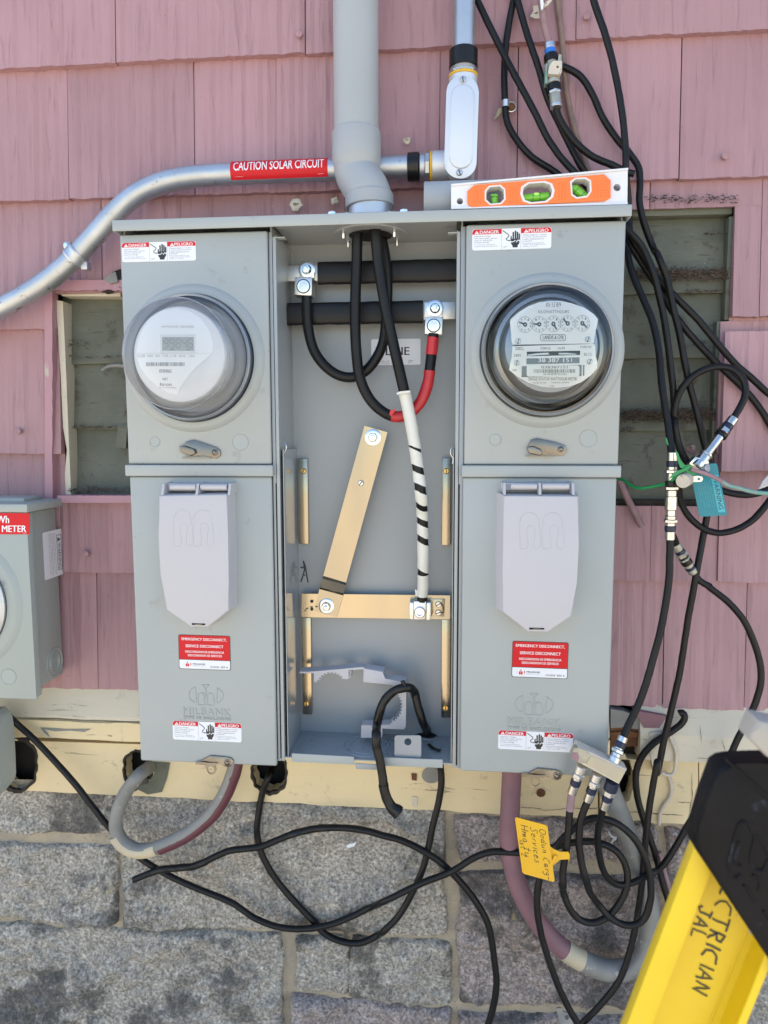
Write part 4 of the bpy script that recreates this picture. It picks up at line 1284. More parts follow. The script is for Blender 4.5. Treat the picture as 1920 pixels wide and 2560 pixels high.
# neutral lug
f = FC('G', YB-.036)
nl = plate('neutral_lug', f, [(1088, 672), (1176, 672), (1174, 800), (1090, 800)], -.018, 0, MT['alu'], enc, bev=.0008)
plate('lug_cheek', f, [(1062, 680), (1088, 684), (1088, 802), (1060, 796)], -.018, -.001, MT['alu'], nl, bev=.0005)
plate('lug_cheek', f, [(1178, 684), (1208, 682), (1208, 802), (1176, 804)], -.018, -.001, MT['alu'], nl, bev=.0005)
r = dist('G', 1093, 745, 1171, 745, YB-.036)/2
lathe('set_screw', [(r, .000), (r, .004), (r*.86, .005), (r*.58, .005), (r*.5, .001), (0, .0008)], f.pt(1132, 746), (0, -1, 0), MT['zinc'], nl, 28)
lp = plate('lug_plate', NB, [(1194, 655), (1306, 655), (1300, 776), (1208, 770)], 0, .002, MT['dichromate'], nl, bev=.0004)
screw(NB, 1261, 690, .002, .0046, nl, MT['alu'], ang=30)
screw(NB, 1260, 748, .002, .0046, nl, MT['alu'], ang=200)
shapes('marker_stroke', [stroke_poly(p, 9) for p in ([(1278, 680), (1292, 705), (1300, 738)], [(1275, 760), (1288, 748), (1302, 752)])], FC('G', YB-.0195), .0003, MT['rot'], nl)
for c, x, y, s in (('D', 205, 1798, 1), ('D', 1430, 1830, -1)):
    pts = P(c, -.116, x, y-30, x+s*14, y-10, x+s*10, y+25, x-s*6, y+50, x, y+90)
    tube('spring_clip', pts, .0007, MT['zinc'], enc, 6)

# ------------------------------------------------------------------ things inside and in front of the bay
def cable(name, label, pts, r, m, cat='cable', loc=None, group=None, seg=14, bare=None, **k):
    path = spline(pts, .004)
    t = thing(name, label, cat, loc if loc is not None else path[0], group)
    tube('insulation', path, r, MT[m], t, seg, raw=True, **k)
    return t, path
def pick(path, c, x, y, Y):
    q = W(c, x, y, Y)
    return min(range(len(path)), key=lambda i: (path[i]-q).length)/(len(path)-1)
rc = dist('D', 690, 700, 768, 700, -.09)/2
g_ = 'service cables hanging from the roof hub'
topY = -.082
c1, path1 = cable('service_cable', 'thick plain black cable looping from the roof hub to the upper left terminal lug', P('D', -.074, 368, 680, 370, 800, 382, 950, 425, 1100, 500, 1205, 600, 1275, 700, 1290, 790, 1250, 870, 1160, 925, 1040, 945, 900) + P('D', -.070, 955, 740, 955, 560, 935, 380, 900, 215)+[W('D', 880, 120, -.072)], rc*.98, 'rubber', group=g_)
c2, path2 = cable('service_cable', 'thick black cable wrapped in red tape ending at the right terminal lug', [W('D', 742, 110, -.086)]+P('D', -.094, 738, 200, 733, 450, 724, 700, 722, 900, 732, 1120, 756, 1290, 822, 1440, 905, 1528, 1010, 1578, 1100, 1560, 1190, 1480, 1245, 1350, 1268, 1200, 1281, 1080, 1293, 975, Y1=-.085), rc, 'rubber', group=g_)
tA, tB, tC, tD = pick(path2, 'D', 985, 1570, -.089), pick(path2, 'D', 1262, 1235, -.086), pick(path2, 'D', 1276, 1125, -.086), pick(path2, 'D', 1287, 1010, -.085)
tube('red_tape', sub(path2, tA, tB), rc*1.07, MT['red_tape'], c2, 18, raw=True, wob=.09)
tube('red_tape', sub(path2, tC, tD), rc*1.08, MT['red_tape'], c2, 18, raw=True, wob=.09)
p_ = path2[int(tA*(len(path2)-1))]
plate('tape_tail', FC('D', -.1035), [(970, 1560), (975, 1535), (1000, 1520), (1018, 1530), (1000, 1550), (985, 1575)], -.004, 0, MT['red_tape'], c2)
c3, path3 = cable('service_cable', 'thick black cable with white tape wound in a spiral down to the neutral bar lug', [W('D', 862, 110, -.090)]+P('D', -.104, 868, 200, 888, 430, 920, 650, 958, 860, 1002, 1060, 1046, 1250, 1080, 1400, 1115, 1560, 1142, 1710, 1165, 1860, 1184, 2000, 1200, 2140)+P('G', -.090, 1149, 60, 1153, 200, 1155, 330, 1155, 450, 1154, 560, 1148, 668, Y1=YB-.030), rc*1.02, 'rubber', group=g_)
t0 = pick(path3, 'D', 1078, 1390, -.104)
sp = sub(path3, t0, .985)
L_ = sum((sp[i+1]-sp[i]).length for i in range(len(sp)-1))
rr = random.Random(4)
# spiral: solid white at first, then a helical gap that shows the black jacket
def keep(t, a, s):
    if t < .225: return True
    if .745 < t < .825 or t > .885: return True
    pitch = .0262
    ph = (s/pitch + abs(a*2-1)*.0 + math.cos((a+SPH)*2*math.pi)*.17 + .12) % 1.0
    wd = .12+.26*min(1, max(0, (t-.25))/.12)
    return not (ph < wd)
SPH = .25
fine = []
for i in range(len(sp)-1):
    for k in range(9): fine.append(sp[i].lerp(sp[i+1], k/9))
fine.append(sp[-1])
v, f_ = tube_me(fine, rc*1.12, 56, keep=keep, wob=.05, caps=False)
put('white_tape', pyd(v, f_, recalc=False), MT['white_tape'], c3, 60)
plate('tape_tail', FC('D', -.1165), [(1020, 1405), (1050, 1392), (1120, 1386), (1122, 1400), (1050, 1410), (1030, 1418)], -.003, 0, MT['white_tape'], c3)
plate('tape_tail', FC('G', -.067), [(1098, 590), (1115, 598), (1112, 625), (1128, 640), (1104, 636), (1100, 610)], -.003, 0, MT['white_tape'], c3)

# cut black lead from the floor hole, over the tray lip
ld, lp_ = cable('taped_lead', 'short black taped wire end arching up from the bay floor and hanging below it', [hole_pt+Vector((0, 0, -.02)), hole_pt]+P('G', -.075, 1150, 1500, 1120, 1405, 1093, 1300)+P('G', -.095, 1045, 1268, 960, 1290, 895, 1350, 858, 1430, 838, 1520)+P('G', -.135, 832, 1600, 835, 1690, 858, 1780, 872, 1870, 885, 1960, 905, 2040, 940, 2095, 985, 2135), .0064, 'tape_black', 'wire', seg=14, wob=.14)
t0 = pick(lp_, 'G', 885, 1930, -.135)
tube('tape_wrap', sub(lp_, t0, 1), lambda t: .0072+.0035*max(0, (t-.5)*1.5), MT['tape_black'], ld, 14, raw=True, wob=.2)
tube('cut_stub', P('G', -.098, 1042, 1268, 1022, 1245, 1014, 1222), .0028, MT['tape_black'], ld, 8, wob=.5)
tube('cut_stub', P('G', -.080, 1065, 1275, 1092, 1272), .0035, MT['tape_black'], ld, 8, wob=.3)
plate('torn_tape', Fr(hole_pt+Vector((-.02, .012, .0004)), Vector((.036, 0, 0)), Vector((0, -.024, 0)), 36, 24), [(0, 12), (6, 3), (14, 6), (22, 0), (30, 5), (36, 14), (28, 22), (16, 19), (7, 21)], 0, .004, MT['tape_black'], ld, shrink=.6)
d = W('G', 1222, 1700, -1.0)-CAMP; q = CAMP+d*((fz-CAMP.z)/d.z)
sc_ = tube('tape_scrap', [q+Vector((-.006, .012, .003)), q+Vector((-.004, .006, .004)), q+Vector((.002, -.002, .003)), q+Vector((.011, -.006, .002))], .003, MT['tape_black'], None, 8, flat=.5)
tag(sc_, 'curled scrap of black tape lying on the bay floor by the hanger tab', 'scrap')
o = crumbs([], 8, None)
bpy.data.objects.remove(o)
rr = random.Random(21)
V, F = [], []
for _ in range(70):
    x = rr.uniform(M0+.01, M1-.01); y = rr.uniform(-.115, -.045); s = rr.uniform(.0004, .0014)
    k = len(V)
    V += [Vector((x+rr.uniform(-2, 2)*s, y+rr.uniform(-1, 1)*s, fz+abs(rr.uniform(.1, 1))*s)) for _ in range(4)]
    F += [(k, k+1, k+2), (k, k+3, k+1), (k+1, k+3, k+2), (k, k+2, k+3)]
o = put('floor_debris', pyd(V, F), MT['crumb'], tray); o['kind'] = 'stuff'

# toothed grey plastic bracket lying in the bay
bk = thing('toothed_bracket', 'broken grey plastic bracket with toothed arches lying in the bay bottom', 'bracket', W('G', 800, 1620, -.07))
FB = FC('G', -.075)
def teeth(cx_, cy_, rx, ry, a0, a1, n, dp):
    out = []
    for i in range(n):
        for s, q in ((0, 1), (.25, 1), (.5, 1-dp), (.75, 1-dp)):
            a = R(a0+(a1-a0)*(i+s)/n)
            out.append((cx_+rx*q*math.cos(a), cy_-ry*q*math.sin(a)))
    return out
top = [(300, 1160), (398, 1157), (560, 1143), (735, 1127), (750, 1131), (748, 1142), (640, 1148), (640, 1208), (618, 1212), (608, 1205)]
top += teeth(520, 1232, 92, 72, 15, 172, 9, .15)
top += [(424, 1212), (422, 1230), (402, 1230), (400, 1170), (300, 1170)]
plate('toothed_arm', FB, top, -.022, 0, MT['lid'], bk)
plate('arm_end', FC('G', -.068), [(640, 1150), (660, 1150), (655, 1200), (640, 1205)], -.020, 0, MT['lid'], bk)
plate('bracket_block', FB, [(742, 1136), (880, 1160), (888, 1212), (1035, 1226), (1040, 1262), (740, 1232)], -.024, 0, MT['lid'], bk, bev=.0012)
ring = [(1008, 1250), (1040, 1252), (1034, 1540), (1020, 1558), (875, 1552), (870, 1615), (724, 1615), (728, 1530), (870, 1527), (925, 1524)]
ring += teeth(905, 1395, 108, 122, -72, 60, 12, .11)
ring += [(965, 1275), (945, 1272), (948, 1254)]
plate('toothed_ring', FC('G', -.072), ring, -.020, 0, MT['lid'], bk)

# ------------------------------------------------------------------ electric meters
mL = thing('electric_meter', 'round digital electric meter under a milky bulging cover on the left of the cabinet', 'electric meter', Vector((oL.x, YC-.004, oL.z)), 'electric meters plugged into the cabinet')
mR = thing('electric_meter', 'round electric meter with five pointer dials under clear glass on the right of the cabinet', 'electric meter', Vector((oR.x, YC-.004, oR.z)), 'electric meters plugged into the cabinet')
def meter_base(o, par, glassmat, hgt, rf, off):
    lathe('base_ring', [(RM-.0005, .001), (RM-.0005, .012), (RM-.0030, .0155), (RM-.0075, .0160), (RM-.0080, .010), (RM-.0080, .002)], o, (0, -1, 0), MT['meter_dark'] if off else MT['steel'], par, 80)
    lathe('chrome_band', [(RM-.0018, .0150), (RM-.0008, .0175), (RM-.0022, .0195), (RM-.0045, .0185)], o, (0, -1, 0), MT['galv_plain'], par, 80)
    lathe('base_floor', [(RM-.0078, .003), (0, .003)], o, (0, -1, 0), MT['meter_floor'], par, 64)
    prof = [(RM-.0060, .016), (.0765, .020), (.0738, .030), (.0720, .045), (rf+.0005, .058)]
    for k in range(9):
        a = k/8*math.pi/2
        prof.append((rf-.007+.007*math.cos(a), hgt-.007+.007*math.sin(a)))
    return prof
def dome(o, par, glassmat, hgt, rf, off, shift=(0, 0)):
    prof = meter_base(o, par, glassmat, hgt, rf, off)
    v, f = lathe_me(prof+[(rf*.6, hgt+.001), (0, hgt+.0012)], o, (0, -1, 0), 80)
    return put('glass_cover', pyd(v, f), MT[glassmat], par, 30)
HL, HR = .0705, .0715
fcL = W('C', 1030, 752, YC-HL+.006)
rfL = dist('C', 730, 752, 1338, 752, YC-HL+.006)/2-.006
dome(oL, mL, 'glass_milky', HL, .0700, True)
lathe('rim_ring', [(.0700, HL-.0085), (.0709, HL-.007), (.0709, HL-.0058), (.0700, HL-.0045)], oL, (0, -1, 0), MT['glass_side'], mL, 80)
# digital meter: pale core, display, printed fan-shaped card
YFc = YC-.052
core = lathe('meter_core', [(.060, -.045), (.0612, -.002), (.060, 0), (0, .0)], Vector((oL.x, YFc, oL.z)), (0, -1, 0), MT['meter_grey'], mL, 64)
FCL = FC('C', YFc-.0006)
A_ = lambda pts: pts
nm = plate('name_plate', FCL, [(803, 768), (1258, 768), (1205, 812), (1150, 862), (1100, 925), (1065, 978), (1052, 1012), (1000, 1000), (930, 960), (870, 905), (830, 845)], 0, .0004, MT['meter_plate'], mL)
plate('card_window', FCL, [(808, 766), (815, 700), (840, 630), (890, 560), (960, 515), (1040, 500), (1120, 515), (1190, 560), (1240, 630), (1262, 700), (1262, 766)], 0, .0002, MT['meter_plate'], mL)
dp = plate('display', FCL, [(950, 655), (1158, 655), (1158, 765), (950, 765)], .0003, .0010, MT['meter_grey'], mL, bev=.0002)
plate('lcd_screen', FCL, [(962, 670), (1150, 670), (1150, 752), (962, 752)], .0010, .0012, MT['lcd'], dp)
SEG = {'9': 'abcdfg', '8': 'abcdefg', '4': 'bcfg', '6': 'acdefg'}
polys = []
for i, ch in enumerate('99846'):
    x, y, w_, h_ = 975+i*36, 682, 24, 52
    q = {'a': [(x+3, y), (x+w_-3, y)], 'b': [(x+w_, y+3), (x+w_-1, y+h_/2-3)], 'c': [(x+w_-1, y+h_/2+3), (x+w_-2, y+h_-3)], 'd': [(x+1, y+h_), (x+w_-5, y+h_)], 'e': [(x-1, y+h_/2+3), (x-2, y+h_-3)], 'f': [(x, y+3), (x-1, y+h_/2-3)], 'g': [(x+2, y+h_/2), (x+w_-3, y+h_/2)]}
    polys += [stroke_poly(q[s], 5) for s in SEG[ch]]
polys += [[(1010, 742), (1034, 742), (1034, 748), (1010, 748)], [(1108, 742), (1128, 742), (1128, 748), (1108, 748)]]
shapes('digits', polys, FCL, .0014, MT['grey_print'], dp)
bars = []
x = 867
rr = random.Random(9)
while x < 1094:
    w_ = rr.choice((2.5, 4, 6)); bars.append([(x, 820), (x+w_, 820), (x+w_, 842), (x, 842)]); x += w_+rr.choice((2.5, 4))
shapes('barcode', bars, FCL, .0006, MT['grey_print'], nm)
letters('lettering', [('05984062', 944, 861, 1018, 882), ('NET', 964, 912, 996, 926), ('Itron', 949, 940, 1016, 960)], FCL, .0006, MT['grey_print'], nm, .02)
letters('lettering', [('CL200  240V  3W  TYPE C1SR  60HZ  1.0Kh', 812, 774, 1155, 790), ('WATTHOUR METER', 942, 966, 1046, 974), ('WATTHOURS  DELIVERED', 955, 603, 1150, 615)], FCL, .0006, MT['fade_print'], nm, 0)
# dial meter
dome(oR, mR, 'glass_clear', HR, .0702, False)
lathe('inner_frame', [(.0745, .004), (.0745, .014), (.070, .018), (.068, .026), (.063, .030), (.063, .018), (.065, .006)], oR, (0, -1, 0), MT['meter_frame'], mR, 72)
lathe('inner_frame', [(.060, .004), (.056, .050), (.046, .052), (.044, .006)], oR, (0, -1, 0), MT['meter_blue'], mR, 60)
FL = FC('L', YC-.060)
up = plate('dial_plate', FL, [(318, 838), (305, 790), (300, 700), (285, 560), (290, 512), (400, 415), (520, 340), (650, 292), (790, 272), (940, 272), (1080, 300), (1240, 355), (1370, 440), (1425, 508), (1418, 560), (1390, 690), (1375, 770), (1372, 815), (1350, 824)], -.001, 0, MT['meter_plate'], mR)
lo = plate('rating_plate', FL, [(316, 858), (1370, 828), (1388, 850), (1395, 980), (1418, 1060), (1416, 1140), (1330, 1240), (1200, 1330), (1050, 1380), (880, 1398), (700, 1385), (520, 1330), (380, 1250), (275, 1165), (290, 1070), (310, 990)], -.001, 0, MT['meter_plate'], mR, [[(502, 928), (1195, 915), (1195, 972), (504, 990)]])
plate('disc_slot', FC('L', YC-.052), [(480, 900), (1220, 890), (1220, 1000), (480, 1010)], 0, .001, MT['dark'], mR)
plate('rotor_disc', FC('L', YC-.054), [(510, 968), (640, 950), (780, 942), (795, 965), (640, 975), (512, 988)], 0, .0005, MT['galv_plain'], mR)
plate('rotor_disc', FC('L', YC-.054), [(915, 945), (1030, 945), (1150, 958), (1140, 968), (915, 966)], 0, .0005, MT['galv_plain'], mR)
dials = ((480, 578, 100, 198), (664, 575, 100, 178), (847, 570, 100, -62), (1032, 565, 100, 130), (1222, 562, 100, -40))
polys, hands = [], []
angs = (157, 177, -62, 137, -42)
for (x, y, r_, _), a in zip(dials, angs):
    c_ = circ(x, y, r_, r_*1.05, 36)
    c2_ = circ(x, y, r_-5, (r_-5)*1.05, 36)
    for i in range(36): polys.append([c_[i], c_[(i+1) % 36], c2_[(i+1) % 36], c2_[i]])
    for k in range(10):
        t = R(90-k*36)
        polys.append(stroke_poly([(x+r_*.84*math.cos(t), y-r_*.88*math.sin(t)), (x+r_*math.cos(t), y-r_*1.05*math.sin(t))], 4))
    t = R(a); co_, si_ = math.cos(t), -math.sin(t)
    hands.append(circ(x, y, 27, 30, 16))
    hands.append([(x-si_*16, y+co_*16), (x+co_*86-si_*5, y+si_*86+co_*5), (x+co_*86+si_*5, y+si_*86-co_*5), (x+si_*16, y-co_*16)])
shapes('dial_rings', polys, FL, .0003, MT['fade_print'], up)
its = []
for n_, (x, y, r_, _) in enumerate(dials):
    for k in range(10):
        t = R(90-k*36*(1 if n_ % 2 == 0 else -1))
        u, v = x+72*math.cos(t), y-74*math.sin(t)
        its.append((str(k), u-9, v-13, u+9, v+13))
letters('dial_numbers', its, FL, .0003, MT['grey_print'], up, 0)
shapes('pointers', hands, FL, .0008, MT['black_print'], up)
shapes('pointer_hubs', [circ(x, y, 8, 9, 12) for x, y, _, _ in dials], FL, .0011, MT['meter_plate'], up)
letters('lettering', [('Kh 13 8/9', 755, 290, 945, 350), ('KILOWATTHOURS', 650, 392, 1050, 432)], FL, .0003, MT['grey_print'], up, 0)
letters('lettering', [('LANDIS & GYR', 710, 718, 980, 770)], FL, .0003, MT['black_print'], up, .03)
ro, ri = rrect(678, 703, 1008, 792, 28), rrect(684, 709, 1002, 786, 24)
shapes('frame_line', [[ro[i], ro[(i+1) % len(ro)], ri[(i+1) % len(ri)], ri[i]] for i in range(len(ro))], FL, .0003, MT['black_print'], up)
letters('lettering', [('200CL', 352, 868, 465, 908), ('FORM 2S', 680, 868, 808, 902), ('1630', 905, 866, 996, 900), ('TYPE MS', 1192, 855, 1338, 885), ('240V', 332, 958, 430, 996), ('Kh 7.2', 1245, 944, 1342, 982), ('3W', 315, 1155, 370, 1185), ('SINGLE STATOR WATTHOUR METER', 522, 1262, 1152, 1302), ('Landis & Gyr', 582, 1322, 760, 1346), ('Lafayette, Indiana', 820, 1318, 1050, 1342), ('USA', 805, 1366, 860, 1386)], FL, .0003, MT['grey_print'], lo, .005)
shapes('black_strip', [[(498, 1016), (1186, 1002), (1186, 1078), (498, 1092)], [(438, 1118), (1215, 1100), (1212, 1245), (434, 1260)], [(1232, 1100), (1250, 1100), (1246, 1240), (1228, 1240)]], FL, .0003, MT['meter_dark'], lo)
letters('lettering', [('38 387 151', 648, 1012, 1084, 1066)], FL, .0006, MT['white_print'], lo, .02)
card = plate('barcode_card', FL, rrect(500, 1108, 1184, 1252, 30), .0004, .0007, MT['meter_plate'], lo)
letters('lettering', [('038387151', 690, 1114, 1030, 1148), ('ALA03838715134C', 712, 1210, 1020, 1232)], FL, .0010, MT['grey_print'], card, .01)
bars = []
x = 594
while x < 1132:
    w_ = rr.choice((5, 8, 13)); bars.append([(x, 1158), (x+w_, 1158), (x+w_, 1204), (x, 1204)]); x += w_+rr.choice((5, 8, 9))
shapes('barcode', bars, FL, .0010, MT['grey_print'], card)
for x, y in ((392, 792), (1296, 768), (372, 1076), (1320, 1058)):
    screw(FL, x, y, 0, .0034, mR, MT['galv_plain'], ang=70)
# ------------------------------------------------------------------ service conduit on the roof
YPV = -.066
pv = thing('service_conduit', 'fat grey plastic conduit rising from the cabinet roof through an offset elbow', 'conduit', Vector((HUBX, -.08, ZR1)))
rpv = dist('X', 834, 200, 945, 200, YPV)/2
p_top = W('X', 890, -40, YPV); p_col = W('X', 890, 330, YPV)
tx = (p_top.x+p_col.x)/2
zt1 = W('X', 890, 308, YPV).z
lathe('pipe', [(rpv, 0), (rpv, .9-zt1+.8)], Vector((tx, YPV, zt1-.02)), (0, 0, 1), MT['pvc'], pv, 56)
z1, z2 = W('X', 890, 307, YPV-rpv).z, W('X', 890, 385, YPV-rpv).z
rcol = rpv*1.10
zb0 = ZR1+.0008
path = [Vector((tx, YPV, z2+.004)), Vector((tx, YPV, z2-.012)), Vector((tx+.003, YPV-.002, z2-.020)), Vector((HUBX-.003, -.0795, zb0+.042)), Vector((HUBX, -.081, zb0+.026))]
lathe('elbow_socket', [(rpv, .0), (rcol-.001, .0), (rcol, -.002), (rcol, -(z1-z2)+.006), (rcol*.985, -(z1-z2)), (rpv*.98, -(z1-z2)-.012)], Vector((tx, YPV, z1)), (0, 0, 1), MT['pvc'], pv, 56, 30)
tube('elbow', path, rpv*1.0, MT['pvc'], pv, 48, .004)
lathe('elbow_collar', [(rpv*.97, .042), (rpv*1.05, .0405), (rpv*1.08, .037), (rpv*1.08, .024), (rpv*1.0, .0232)], Vector((HUBX, -.081, zb0)), (-.04, 0, 1), MT['pvc'], pv, 56, 30)
lathe('roof_hub', [(rpv*1.10, .005), (rpv*1.0, .008), (rpv*.98, .025), (rpv*.9, .025)], Vector((HUBX, -.081, zb0)), (0, 0, 1), MT['galv_plain'], pv, 56, 30)
fp = Fr(Vector((HUBX-.060, -.127, zb0)), Vector((.120, 0, 0)), Vector((0, .088, 0)), 120, 88)
V = rrect(0, 0, 120, 88, 22, 6)
pts = [Vector((HUBX-.060+u*.001, -.127+v*.001, 0)) for u, v in V]
bm = bmesh.new()
a = [bm.verts.new((p.x, p.y, zb0)) for p in pts]; b = [bm.verts.new((HUBX+(p.x-HUBX)*.93, -.083+(p.y+.083)*.93, zb0+.005)) for p in pts]
bm.faces.new(a); bm.faces.new(b)
for i in range(len(a)): bm.faces.new((a[i], a[(i+1) % len(a)], b[(i+1) % len(a)], b[i]))
put('hub_flange', frombm(bm), MT['pvc'], pv)
for dx, dy in ((-.048, -.113), (.048, -.113), (-.048, -.05), (.048, -.05)):
    v, f = lathe_me([(.0055, 0), (.0055, .0045), (.004, .006), (0, .006)], Vector((HUBX+dx, dy, zb0+.0045)), (0, 0, 1), 6)
    put('bolt', pyd(v, f), MT['zinc'], pv, 30)
for dx in (-.027, .029):
    lathe('screw', [(.004, 0), (.004, .001), (.0025, .0022), (0, .0024)], Vector((HUBX+dx, -.119, zb0+.0045)), (0, 0, 1), MT['zinc'], pv, 14)

# ------------------------------------------------------------------ solar conduit and conduit body
YG = -.045
so = thing('bent_conduit', 'galvanised steel conduit bending down to the left with a red printed band', 'conduit', W('X', 540, 437, YG))
rg = .0152
pth = spline([W('X', -980, 3500, YG), W('X', -980, 2200, YG), W('X', -960, 1600, YG), W('X', -900, 1420, YG), W('X', -800, 1300, YG)]+P('X', YG, -420, 1030, -300, 950, -180, 872, -80, 815, 0, 771, 60, 739, 120, 700, 180, 649, 232, 594, 286, 534, 342, 486, 402, 458, 470, 443, 560, 436, 640, 432, 840, 424, 1030, 416), .004)
tube('pipe', pth, rg, MT['galv'], so, 32, raw=True)
yl0, yl1 = W('X', 583, 434, YG), W('X', 823, 425, YG)
ax = (yl1-yl0).normalized(); up_ = Vector((0, 0, 1))-ax*ax.z; up_.normalize()
def wrap(name, pts_f, rad, m, par):
    """pts_f: (V in (s 0..1, t -1..1)), F"""
    V = []
    for s, t in pts_f[0]:
        a = t*R(58)+R(6)
        V.append(yl0+(yl1-yl0)*s+up_*math.sin(a)*rad+Vector((0, -1, 0))*math.cos(a)*rad)
    return put(name, pyd(V, pts_f[1], recalc=False), m, par, 60)
gv, gf = [], []
for i in range(13):
    for j in range(17): gv.append((i/12, -1+2*j/16))
for i in range(12):
    for j in range(16):
        a = i*17+j; gf.append((a, a+1, a+18, a+17))
cl = wrap('caution_band', (gv, gf), rg+.0005, MT['label_red'], so)
def wraptext(body, s0, s1, t0, t1, bold, m, par):
    v, f = textmesh(body, bold)
    bm = bmesh.new()
    vv = [bm.verts.new(p) for p in v]
    for q in f:
        try: bm.faces.new([vv[i] for i in q])
        except ValueError: pass
    bmesh.ops.triangulate(bm, faces=bm.faces[:])
    ya_, yb2_ = min(p.y for p in v), max(p.y for p in v)
    for k in range(1, 8):
        bmesh.ops.bisect_plane(bm, geom=bm.verts[:]+bm.edges[:]+bm.faces[:], plane_co=(0, ya_+(yb2_-ya_)*k/8, 0), plane_no=(0, 1, 0))
    x0, x1 = min(p.x for p in v), max(p.x for p in v); y0, y1 = min(p.y for p in v), max(p.y for p in v)
    pts_ = [(s0+(s1-s0)*(q.co.x-x0)/(x1-x0), t0+(t1-t0)*(q.co.y-y0)/(y1-y0)) for q in bm.verts]
    bm.verts.index_update()
    ff = [tuple(q.index for q in fa.verts) for fa in bm.faces]
    bm.free()
    wrap('lettering', (pts_, ff), rg+.0009, m, par)
wraptext('CAUTION SOLAR CIRCUIT', .035, .965, -.22, .60, .01, MT['white_print'], cl)
wraptext('Tyler Grade 596-00257', .04, .13, -.74, -.68, 0, MT['white_print'], cl)
wraptext('596-00257', .90, .955, -.74, -.68, 0, MT['white_print'], cl)
# strap
k = pick(pth, 'X', 187, 640, YG); i0 = int(k*(len(pth)-1))
a3 = (pth[min(i0+6, len(pth)-1)]-pth[i0-6]).normalized()
lathe('strap_ring', [(rg+.0003, -.0085), (rg+.0018, -.0085), (rg+.0026, -.006), (rg+.0018, -.0035), (rg+.0018, .0035), (rg+.0026, .006), (rg+.0018, .0085), (rg+.0003, .0085)], pth[i0], a3, MT['galv_plain'], so, 40)
side = a3.cross(Vector((0, -1, 0)))
for sg in (1, -1):
    c_ = pth[i0]+side*sg*(rg+.004)
    box('strap_ear', c_.x-.005, c_.x+.005, c_.y-.002, c_.y+.012, c_.z-.006, c_.z+.006, MT['galv_plain'], so, .0015)
lathe('screw', [(.0042, 0), (.0042, .002), (.003, .003), (0, .003)], pth[i0]+side*(-(rg+.004))+Vector((0, -.003, 0)), (0, -1, 0), MT['zinc'], so, 16)
# compression fitting at the right end
p_e = W('X', 1012, 419, YG)
def fit(par, O, n, segs):
    for nm, h0_, h1_, r_, m_, s_ in segs:
        prof = [(rg*.98, h0_), (r_*.96, h0_), (r_, h0_+.001), (r_, h1_-.001), (r_*.96, h1_), (rg*.98, h1_)]
        v, f = lathe_me(prof, O, n, s_)
        put(nm, pyd(v, f), MT[m_], par, 30)
cb = thing('conduit_fitting', 'silver right-angle conduit fitting with an oblong screwed lid beside the fat conduit', 'conduit fitting', W('X', 1152, 470, -.06))
ox = Vector((1, 0, 0))
pe = W('X', 1018, 418, YG); zc_ = pe.z
def px_at(px): return W('X', px, 418, YG-.015).x
O = Vector((px_at(1018), YG, zc_)); q = lambda px: px_at(px)-O.x
fit(cb, O, ox, (('compression_nut', q(1018), q(1047), rg*1.27, 'tape_black', 18), ('fitting_thread', q(1048), q(1062), rg*1.14, 'galv_plain', 32), ('fitting_nut', q(1062), q(1074), rg*1.22, 'galv_plain', 8), ('sealing_ring', q(1074.5), q(1080), rg*1.32, 'yellow_ring', 40), ('hub', q(1080), q(1130), rg*1.30, 'cast', 40)))
ztop_ = W('B', 345, 325, -.07).z
xc_ = W('X', 1159, 100, -.05).x
def pz_at(py): return W('X', 1160, py, YG-.015).z
O2 = Vector((W('B', 343, 250, YG).x, YG, pz_at(112)))
q = lambda py: O2.z-pz_at(py)
fit(cb, O2, Vector((0, 0, -1)), (('compression_nut', q(112), q(158), rg*1.30, 'tape_black', 18), ('fitting_thread', q(150), q(174), rg*1.16, 'galv_plain', 40), ('fitting_nut', q(166), q(174), rg*1.26, 'galv_plain', 8), ('sealing_ring', q(174.5), q(181), rg*1.34, 'yellow_ring', 40), ('hub', q(181), q(215), rg*1.28, 'cast', 40)))
for k in range(5): lathe('thread', [(rg*1.16, 0), (rg*1.21, .0007), (rg*1.16, .0014)], O2-Vector((0, 0, q(152+k*3.2))), (0, 0, -1), MT['galv_plain'], cb, 32)
vc = thing('steel_conduit', 'straight galvanised steel conduit running up from the silver conduit fitting', 'conduit', Vector((O2.x, YG, O2.z)))
lathe('pipe', [(rg*.98, -.006), (rg*.98, .95-O2.z+.75)], Vector((O2.x, YG, O2.z)), (0, 0, 1), MT['galv_plain'], vc, 40)
# body and lid (measured as a slightly leaning stadium)
FBb = FC('B', -.082)
def stadium(cx0, cy0, cx1, cy1, r_, n=14, k=1.0):
    a = math.degrees(math.atan2(-(cy0-cy1), cx0-cx1))
    return circ(cx0, cy0, r_*k, n=n, a0=a-90, a1=a+90)+circ(cx1, cy1, r_*k, n=n, a0=a+90, a1=a+270)
lp_ = stadium(340, 395, 330, 702, 70)
plate('body', FC('B', -.078), stadium(342, 395, 332, 700, 64), -.055, -.0002, MT['cast'], cb, bev=.001)
lid_ = plate('lid_plate', FBb, lp_, -.0036, 0, MT['cast'], cb, bev=.0009)
plate('lid_panel', FBb, stadium(341, 415, 332, 680, 50), .0001, .0022, MT['cast'], lid_, bev=.0020, seg=3, smooth=60)
for x, y, an in ((341, 346, 95), (326, 746, 110)):
    screw(FBb, x, y, 0, .0044, lid_, MT['galv_plain'], ang=an)

